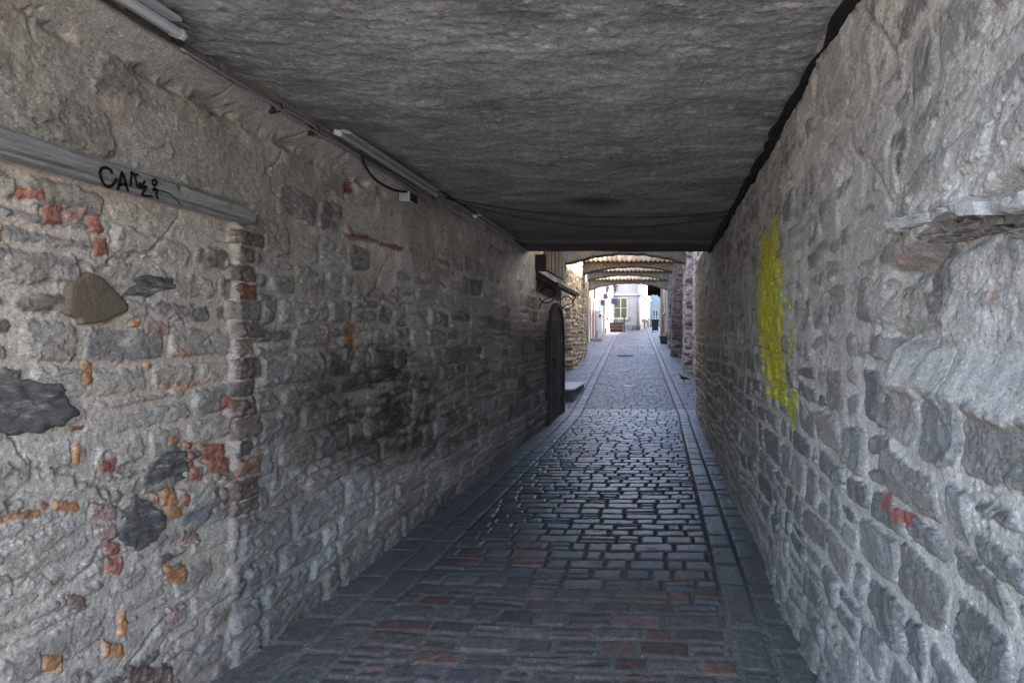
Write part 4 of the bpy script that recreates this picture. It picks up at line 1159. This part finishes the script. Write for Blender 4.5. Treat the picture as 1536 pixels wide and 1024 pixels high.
# left row
lx = lambda y: -3.98 + .03 * (y - 27)
A = house('row_house', 'cream house with red door in the left row, nearest the arches', [(-9, 26.3), (lx(26.3), 26.3), (lx(32), 32), (-9, 32)], g(26), 7.5, 'cream_plaster')
o, ax = (lx(26.3), 26.3), (lx(32) - lx(26.3), 5.7)
facade_slab('door', A, o, ax, 4.1, 5.0, g(30), g(30) + 2.15, -.03, .03, 'red_wood'); facade_slab('door_frame', A, o, ax, 3.9, 4.097, g(30), g(30) + 2.4, -.03, .09, 'trim')
facade_slab('door_frame', A, o, ax, 5.003, 5.2, g(30), g(30) + 2.4, -.03, .09, 'trim')
facade_slab('pilaster', A, o, ax, 2.6, 3.0, g(28) - .1, 7.3, -.03, .14, 'cream_plaster'); facade_slab('pilaster', A, o, ax, 5.35, 5.68, g(31) - .1, 7.3, -.03, .10, 'brown_plaster')
facade_window(A, o, ax, 1.7, 2.6, .9, 1.5, 'trim', 'glass', (1, 2), .07); facade_window(A, o, ax, 3.5, 4.3, .9, 1.5, 'trim', 'glass', (1, 2), .07)
B = house('row_house', 'lavender grey house in the middle of the left row', [(-9, 32.05), (lx(32) + .1, 32.05), (lx(35.8) + .1, 35.8), (-9, 35.8)], g(32), 7.0, 'lavender_plaster')
o, ax = (lx(32) + .1, 32.05), (lx(35.8) - lx(32), 3.75)
facade_window(B, o, ax, 1.5, 3.0, .9, 1.5, 'trim', 'glass', (1, 2), .07)
facade_slab('door', B, o, ax, 2.7, 3.4, g(35), g(35) + 2.1, -.03, .04, 'dark_wood'); facade_slab('plinth', B, o, ax, 0, 2.69, g(33) - .3, g(33) + .35, -.03, .06, 'grey_plaster')
Cc = house('row_house', 'pinkish white house at the far end of the left row', [(-9, 35.85), (lx(36) + .13, 35.85), (lx(39.6) + .2, 39.6), (-9, 39.6)], g(36), 7.8, 'pink_plaster')
o, ax = (lx(36) + .13, 35.85), (lx(39.6) - lx(36) + .07, 3.75)
facade_window(Cc, o, ax, 1.0, 2.9, .8, 1.5, 'trim', 'glass', (1, 2), .07); facade_window(Cc, o, ax, 2.7, 2.9, .8, 1.5, 'trim', 'glass', (1, 2), .07)
facade_slab('plinth', Cc, o, ax, 0, 3.7, g(36) - .3, g(37) + .3, -.03, .06, 'brown_plaster')
# right row beyond the arches
D = house('row_house', 'narrow brown and blue-grey house on the right beyond the farthest arch', [(.42, 29.95), (6, 29.95), (6, 35.6), (.06, 35.6)], g(30), 4.75, 'grey_plaster', False)
o, ax = (.06, 35.6), (.42 - .06, 29.95 - 35.6)
facade_slab('pilaster', D, o, ax, .05, 1.6, g(34) - .3, 4.7, -.03, .07, 'brown_plaster')
facade_slab('door', D, o, ax, 2.2, 3.1, g(33), g(33) + 2.0, -.03, .04, 'dark_wood')
facade_window(D, o, ax, 3.9, 3.0, .8, 1.3, 'trim', 'glass', (1, 1), .06)
facade_slab('plinth', D, o, ax, 3.2, 5.6, g(31) - .5, g(31) + .4, -.03, .08, 'brown_plaster')
facade_slab('parapet', D, o, ax, 0, 5.66, 4.753, 4.95, -.2, .12, 'bright_plaster')
bm = bmesh.new(); box(bm, 2.6, 7, 35.62, 50, 1.0, 6.2); box(bm, 1.6, 6, 30.3, 35.3, 4.96, 7.6); obj('wall', bm, M['grey_plaster'], D)  # unseen masses added behind and above this house to block the sun
E = house('row_house', 'white plastered gatehouse stub between grey buttress and farthest arch on the right', [(.53, 27.4), (2.4, 27.4), (2.4, 29.55), (.50, 29.55)], g(27), 5.2, 'bright_plaster', False)
facade_slab('plinth', E, (.53, 27.4), (1, 0), -.04, 1.2, g(27) - .3, g(27) + 2.1, -.3, .10, 'grey_plaster')
# unseen building mass added over the passage to keep light out
bm = bmesh.new(); box(bm, -3.1, 1.8, -.3, 7.84, ZC + .36, 7.5); t = thing('overhead_light_block', 'unseen mass added over the passage to block light', 'house', (-.6, 3, 3.2)); obj('wall', bm, M['grey_plaster'], t)
bm = bmesh.new(); box(bm, -3.1, 1.8, 7.87, 11.25, 3.905, 7.5); obj('wall', bm, M['grey_plaster'], t)

# ================================================================== STREET FURNITURE
def lantern(label, base, arm, z, s=1.0):
    """wall lantern: base on the wall, arm reaching out along +x"""
    t = thing('street_lantern', label, 'lantern', (base[0], base[1], z))
    x, y = base[0] + arm, base[1]
    bm = bmesh.new(); tube(bm, [(base[0], y, z - .3), (base[0] + arm * .5, y, z - .1), (x, y, z - .12), (x, y, z)], .025, 6); obj('bracket', bm, M['iron'], t)
    bm = bmesh.new(); lathe(bm, [(.08 * s, 0), (.10 * s, .03), (.17 * s, .40 * s), (.17 * s, .41 * s)], (x, y, z), 6); gl = obj('lamp_glass', bm, M['lamp_glass'], t)
    bm = bmesh.new()
    for k in range(6):
        a = k * math.pi / 3; tube(bm, [(x + .105 * s * math.cos(a), y + .105 * s * math.sin(a), z + .02), (x + .178 * s * math.cos(a), y + .178 * s * math.sin(a), z + .41 * s)], .014, 4)
    obj('cage', bm, M['iron'], t)
    bm = bmesh.new(); lathe(bm, [(.22 * s, .412 * s), (.13 * s, .55 * s), (.06 * s, .60 * s), (.06 * s, .66 * s), (.02, .76 * s)], (x, y, z), 8); obj('hood', bm, M['iron'], t)
    return t
lantern('black six-sided street lantern on a long arm above the dark sign', (-3.62, 36.6), .63, 4.62)
lantern('black wall lantern with wide hood on the pinkish house, left of the long-armed one', (-3.66, 36.2), .17, 4.55, .8)
t = thing('hanging_sign', 'dark square sign hanging from an arm on the left row of houses', 'sign', (-3.2, 35.9, 3.9))
bm = bmesh.new(); box(bm, -3.20, -2.76, 35.88, 35.93, 3.73, 4.12); obj('board', bm, M['sign'], t, bevel=.01)
bm = bmesh.new(); tube(bm, [(-3.66, 35.905, 4.2), (-2.74, 35.905, 4.2)], .018, 6); tube(bm, [(-3.1, 35.905, 4.2), (-3.1, 35.905, 4.1)], .01, 5); tube(bm, [(-2.86, 35.905, 4.2), (-2.86, 35.905, 4.1)], .01, 5); obj('bracket', bm, M['iron'], t)
for k, (y_, n_) in enumerate(((33.2, 'first'), (34.9, 'second'))):
    t = thing('wall_sign', 'small dark projecting sign on the lavender house, %s' % ('nearer the cream house' if k == 0 else 'nearer the pink house'), 'sign', (-3.6, y_, 3.6), 'small projecting signs')
    bm = bmesh.new(); box(bm, -3.62, -3.36, y_, y_ + .04, 3.5 + .5 * k, 3.85 + .5 * k); obj('board', bm, M['sign'], t, bevel=.01)
    bm = bmesh.new(); tube(bm, [(-3.75, y_ + .02, 3.9 + .5 * k), (-3.36, y_ + .02, 3.9 + .5 * k)], .015, 5); obj('bracket', bm, M['iron'], t)
# low slatted planter with railing in front of the white house
t = thing('planter_box', 'low dark slatted planter with thin railing before the white house', 'planter', (-3.05, 38.2, g(38)))
z = g(38)
for k in range(5):
    bm = bmesh.new(); box(bm, -3.62, -2.55, 37.8, 37.84, z + .06 + k * .105, z + .145 + k * .105); obj('slat', bm, M['brown_wood'] if k % 2 else M['dark_wood'], t)
bm = bmesh.new(); box(bm, -3.60, -2.57, 37.845, 38.7, z - .05, z + .55); obj('body', bm, M['dark_wood'], t)
bm = bmesh.new(); box(bm, -3.66, -2.51, 37.78, 38.75, z + .595, z + .64); obj('rim', bm, M['dark_wood'], t)
bm = bmesh.new()
for xx in (-3.55, -3.0, -2.62): tube(bm, [(xx, 37.9, z + .6), (xx, 37.9, z + 1.2)], .014, 5)
tube(bm, [(-3.55, 37.9, z + 1.2), (-2.62, 37.9, z + 1.2)], .014, 5); obj('railing', bm, M['iron'], t)
t = thing('black_post', 'short black post at the right end of the slatted planter', 'post', (-2.5, 37.6, g(37.6)))
bm = bmesh.new(); lathe(bm, [(.075, 0), (.06, .1), (.05, 1.1), (.06, 1.13), (.045, 1.2), (.0, 1.24)], (-2.46, 37.6, g(37.6)), 10); obj('shaft', bm, M['iron'], t)
# wheelie bin
t = thing('wheelie_bin', 'black wheelie bin standing on the right before the blue house', 'bin', (-.34, 38.2, g(38.2)))
z = g(38.2); bm = bmesh.new()
for (w, d_, zz) in ((.20, .22, z + .08), (.27, .30, z + .78)):
    pass
A8 = [(-.34 - .19, 38.0, z + .06), (-.34 + .19, 38.0, z + .06), (-.34 + .19, 38.42, z + .06), (-.34 - .19, 38.42, z + .06), (-.34 - .26, 37.93, z + .80), (-.34 + .26, 37.93, z + .80), (-.34 + .26, 38.5, z + .80), (-.34 - .26, 38.5, z + .80)]
vs = [bm.verts.new(p) for p in A8]
for f in ((0, 3, 2, 1), (4, 5, 6, 7), (0, 1, 5, 4), (1, 2, 6, 5), (2, 3, 7, 6), (3, 0, 4, 7)): bm.faces.new([vs[k] for k in f])
obj('body', bm, M['plastic'], t, bevel=.02)
bm = bmesh.new(); prism(bm, [(37.9, z + .805), (38.54, z + .805), (38.52, z + .86), (38.2, z + .90), (37.92, z + .86)], 'x', -.63, -.05); obj('lid', bm, M['plastic'], t, bevel=.01)
for xx in (-.57, -.15):
    bm = bmesh.new(); tube(bm, [(xx, 38.44, z + .1), (xx + .05, 38.44, z + .1)], .1, 12); obj('wheel', bm, M['black_rubber'], t)
bm = bmesh.new(); tube(bm, [(-.55, 38.56, z + .82), (-.13, 38.56, z + .82)], .02, 6); obj('handle', bm, M['plastic'], t)
# dark planter at the foot of the right houses
t = thing('plant_trough', 'low black trough at the foot of the right-hand houses', 'trough', (.2, 29.2, g(29.2)))
z = g(29.2); bm = bmesh.new(); prism(bm, [(.02, z - .03), (.36, z - .03), (.40, z + .26), (-.02, z + .26)], 'y', 28.3, 29.5); obj('body', bm, M['plastic'], t, bevel=.015)
bm = bmesh.new(); box(bm, -.05, .43, 28.27, 29.53, z + .262, z + .31); obj('rim', bm, M['plastic'], t)
# dark cloth hanging under the farthest arch on the right
rg = random.Random(3); t = thing('hanging_cloth', 'ragged black cloth hanging below the right side of the farthest arch', 'cloth', (-.3, 30.2, 4.3))
bm = bmesh.new()
n = 26; top = []; xs_ = np.linspace(-.70, .04, n)
low = [3.83 + .10 * rg.random() - .12 * math.exp(-((x - .0) / .12) ** 2) - .05 * math.exp(-((x + .62) / .1) ** 2) for x in xs_]
for th in (0, .04):
    row = []
    for k, x in enumerate(xs_):
        yy = 30.0 + th + .05 * math.sin(k * 1.3)
        row.append((bm.verts.new((x, yy, 4.75)), bm.verts.new((x, yy + .03 * math.sin(k * 2.1), (4.75 + low[k]) / 2)), bm.verts.new((x, yy, low[k]))))
    top.append(row)
for row in top:
    for a, b in zip(row[:-1], row[1:]):
        bm.faces.new((a[0], b[0], b[1], a[1])); bm.faces.new((a[1], b[1], b[2], a[2]))
for j in (0, 2):
    for k in range(n - 1): bm.faces.new((top[0][k][j], top[0][k + 1][j], top[1][k + 1][j], top[1][k][j]))
obj('sheet', bm, M['cloth'], t, smooth=True)
bm = bmesh.new(); tube(bm, [(-.74, 30.02, 4.76), (.5, 30.02, 4.76)], .025, 6); obj('pole', bm, M['iron'], t)
# weeds by the white house
t = thing('weed_clump', 'small green weeds at the foot of the white house corner', 'plant', (-1.8, 39.8, g(40)))
bm = bmesh.new(); rg = random.Random(8)
for k in range(70):
    a = rg.uniform(0, 6.28); r0 = rg.random() ** .5 * .3; p = Vector((-1.75 + r0 * math.cos(a), 39.75 + r0 * .5 * math.sin(a), g(40) + rg.random() * .38 * (1 - r0 * 1.8)))
    u = Vector((rg.uniform(-1, 1), rg.uniform(-1, 1), rg.uniform(-.3, 1))).normalized() * .07; w = u.cross(Vector((rg.random(), rg.random(), .2))).normalized() * .03
    bm.faces.new([bm.verts.new(q) for q in (p, p + u * .5 + w, p + u, p + u * .5 - w)])
obj('leaves', bm, M['leaf'], t)
# step before the red door
t = thing('door_step', 'wide flat stone step before the red door of the cream house', 'step', (-3.6, 30.6, g(30.6)))
bm = bmesh.new(); prism(bm, [(-4.0, 29.7), (-3.15, 29.7), (-3.15, 31.4), (-4.0, 31.4)], 'z', g(29.7) - .1, g(31) + .07); obj('slab', bm, M['step_stone'], t, bevel=.015)
# manhole cover and two pale lines on the lane
def lane_disc(c, r, mat, name, label, cat):
    bm = bmesh.new(); ctr = Vector((c[0], c[1], g(c[1]) + .012))
    vs = [bm.verts.new((c[0] + r * math.cos(a), c[1] + r * math.sin(a), g(c[1] + r * math.sin(a)) + .012)) for a in np.linspace(0, 2 * math.pi, 33)[:-1]]
    f = bm.faces.new(vs); e = bmesh.ops.inset_region(bm, faces=[f], thickness=.05, depth=0)
    ext = bmesh.ops.extrude_face_region(bm, geom=[f])
    bmesh.ops.translate(bm, verts=[v for v in ext['geom'] if isinstance(v, bmesh.types.BMVert)], vec=(0, 0, .006))
    return tag(obj(name, bm, mat), label, cat)
lane_disc((-1.42, 22.4), .34, M['cover_iron'], 'manhole_cover', 'round worn manhole cover in the middle of the lane', 'manhole cover')
for k, (x0, x1, py_, lab) in enumerate(((928, 944, 555.5, 'farther of two thin white lines across the lane cobbles'), (935, 951, 579.5, 'nearer of two thin white lines across the lane cobbles'))):
    s = (py_ - CY) / F + .072; Y = 2.376 / s
    a, b = (x0 - CX) / F * Y, (x1 - CX) / F * Y
    bm = bmesh.new(); prism(bm, [(a, Y), (b, Y), (b, Y + .10), (a, Y + .10)], 'z', g(Y) - .05, g(Y) + .016)
    tag(obj('white_line', bm, M['white_mark'], bevel=.003), lab, 'line', 'thin white lines on the lane')

# ---- pigeon
def pigeon():
    Y = 15.2; x, z = (1025 - CX) / F * Y, g(Y)
    bm = bmesh.new()
    sp = [(.19, .105, .012, .008), (.13, .115, .028, .014), (.08, .125, .040, .032), (.03, .135, .050, .046), (-.02, .145, .052, .054), (-.06, .165, .044, .050), (-.085, .195, .030, .034),
          (-.095, .225, .022, .024), (-.105, .248, .024, .024), (-.120, .258, .020, .019), (-.138, .256, .008, .008), (-.155, .250, .003, .003)]
    prev = None; seg = 10
    for sx, sz, ry, rz in sp:
        ring = [bm.verts.new((x + sx, Y + ry * math.cos(a), z + sz + rz * math.sin(a))) for a in np.linspace(0, 2 * math.pi, seg + 1)[:-1]]
        if prev:
            for k in range(seg): bm.faces.new((prev[k], prev[(k + 1) % seg], ring[(k + 1) % seg], ring[k]))
        else: bm.faces.new(ring)
        prev = ring
    bm.faces.new(prev)
    for s in (-1, 1):
        tube(bm, [(x - .01, Y + s * .022, z + .10), (x - .005, Y + s * .022, z + .045), (x - .015, Y + s * .022, z + .012)], [.014, .006, .005], 6)
        for dx, dy in ((-.04, 0), (-.035, .018), (-.035, -.018), (.02, 0)): tube(bm, [(x - .015, Y + s * .022, z + .012), (x - .015 + dx, Y + s * .022 + dy, z + .006)], .004, 5)
        wing = [(-.05, .17), (.0, .185), (.08, .155), (.17, .115), (.12, .105), (.03, .115), (-.04, .135)]
        A = [bm.verts.new((x + a, Y + s * .056 * (1 if -.03 < a < .1 else .75), z + b)) for a, b in wing]; Bv = [bm.verts.new((x + a, Y + s * .03, z + b)) for a, b in wing]
        bm.faces.new(A); bm.faces.new(Bv[::-1])
        for k in range(len(A)): bm.faces.new((A[k], Bv[k], Bv[(k + 1) % len(A)], A[(k + 1) % len(A)]))
    o = obj('pigeon', bm, M['pigeon'], smooth=True)
    tag(o, 'dark pigeon standing on the right-hand flagstones beyond the passage', 'pigeon')
pigeon()

# ================================================================== LIGHT, SKY, CAMERA
sun_dir = Vector((.86, .12, .72)).normalized()
elev = math.asin(sun_dir.z); azim = math.atan2(sun_dir.x, sun_dir.y)
w = bpy.data.worlds.new('World'); S.world = w; w.use_nodes = True
nt = w.node_tree; bg = nt.nodes['Background']
sky = nt.nodes.new('ShaderNodeTexSky'); sky.sky_type = 'NISHITA'; sky.sun_disc = False
sky.sun_elevation = elev; sky.sun_rotation = azim; sky.air_density = 1.0; sky.dust_density = 2.5; sky.ozone_density = .4
nt.links.new(sky.outputs[0], bg.inputs[0]); bg.inputs[1].default_value = .15
sl = bpy.data.lights.new('sun', 'SUN'); sl.energy = 2.0; sl.angle = R(.53); sl.color = (1, .95, .87)
so = bpy.data.objects.new('sun', sl); COL.objects.link(so); so.rotation_euler = (-sun_dir).to_track_quat('-Z', 'Y').to_euler(); so.location = (10, -5, 20)

cam = bpy.data.cameras.new('camera'); cam.sensor_width = 36; cam.lens = 36 * F / 1536
cam.shift_x = -(CX - 768) / 1536; cam.shift_y = -(512 - CY) / 1536
cam.clip_start = .02; cam.clip_end = 3000
co = bpy.data.objects.new('camera', cam); COL.objects.link(co); co.location = (0, 0, EYE); co.rotation_euler = (R(90), 0, 0)
S.camera = co
S.view_settings.view_transform = 'Standard'; S.view_settings.look = 'None'; S.view_settings.gamma = 1; S.view_settings.exposure = 3.95
S.cycles.use_denoising = True; S.cycles.use_guiding = True; S.cycles.denoising_prefilter = 'NONE'
S.cycles.max_bounces = 10; S.cycles.diffuse_bounces = 6; S.cycles.glossy_bounces = 4
S.cycles.sample_clamp_indirect = 8
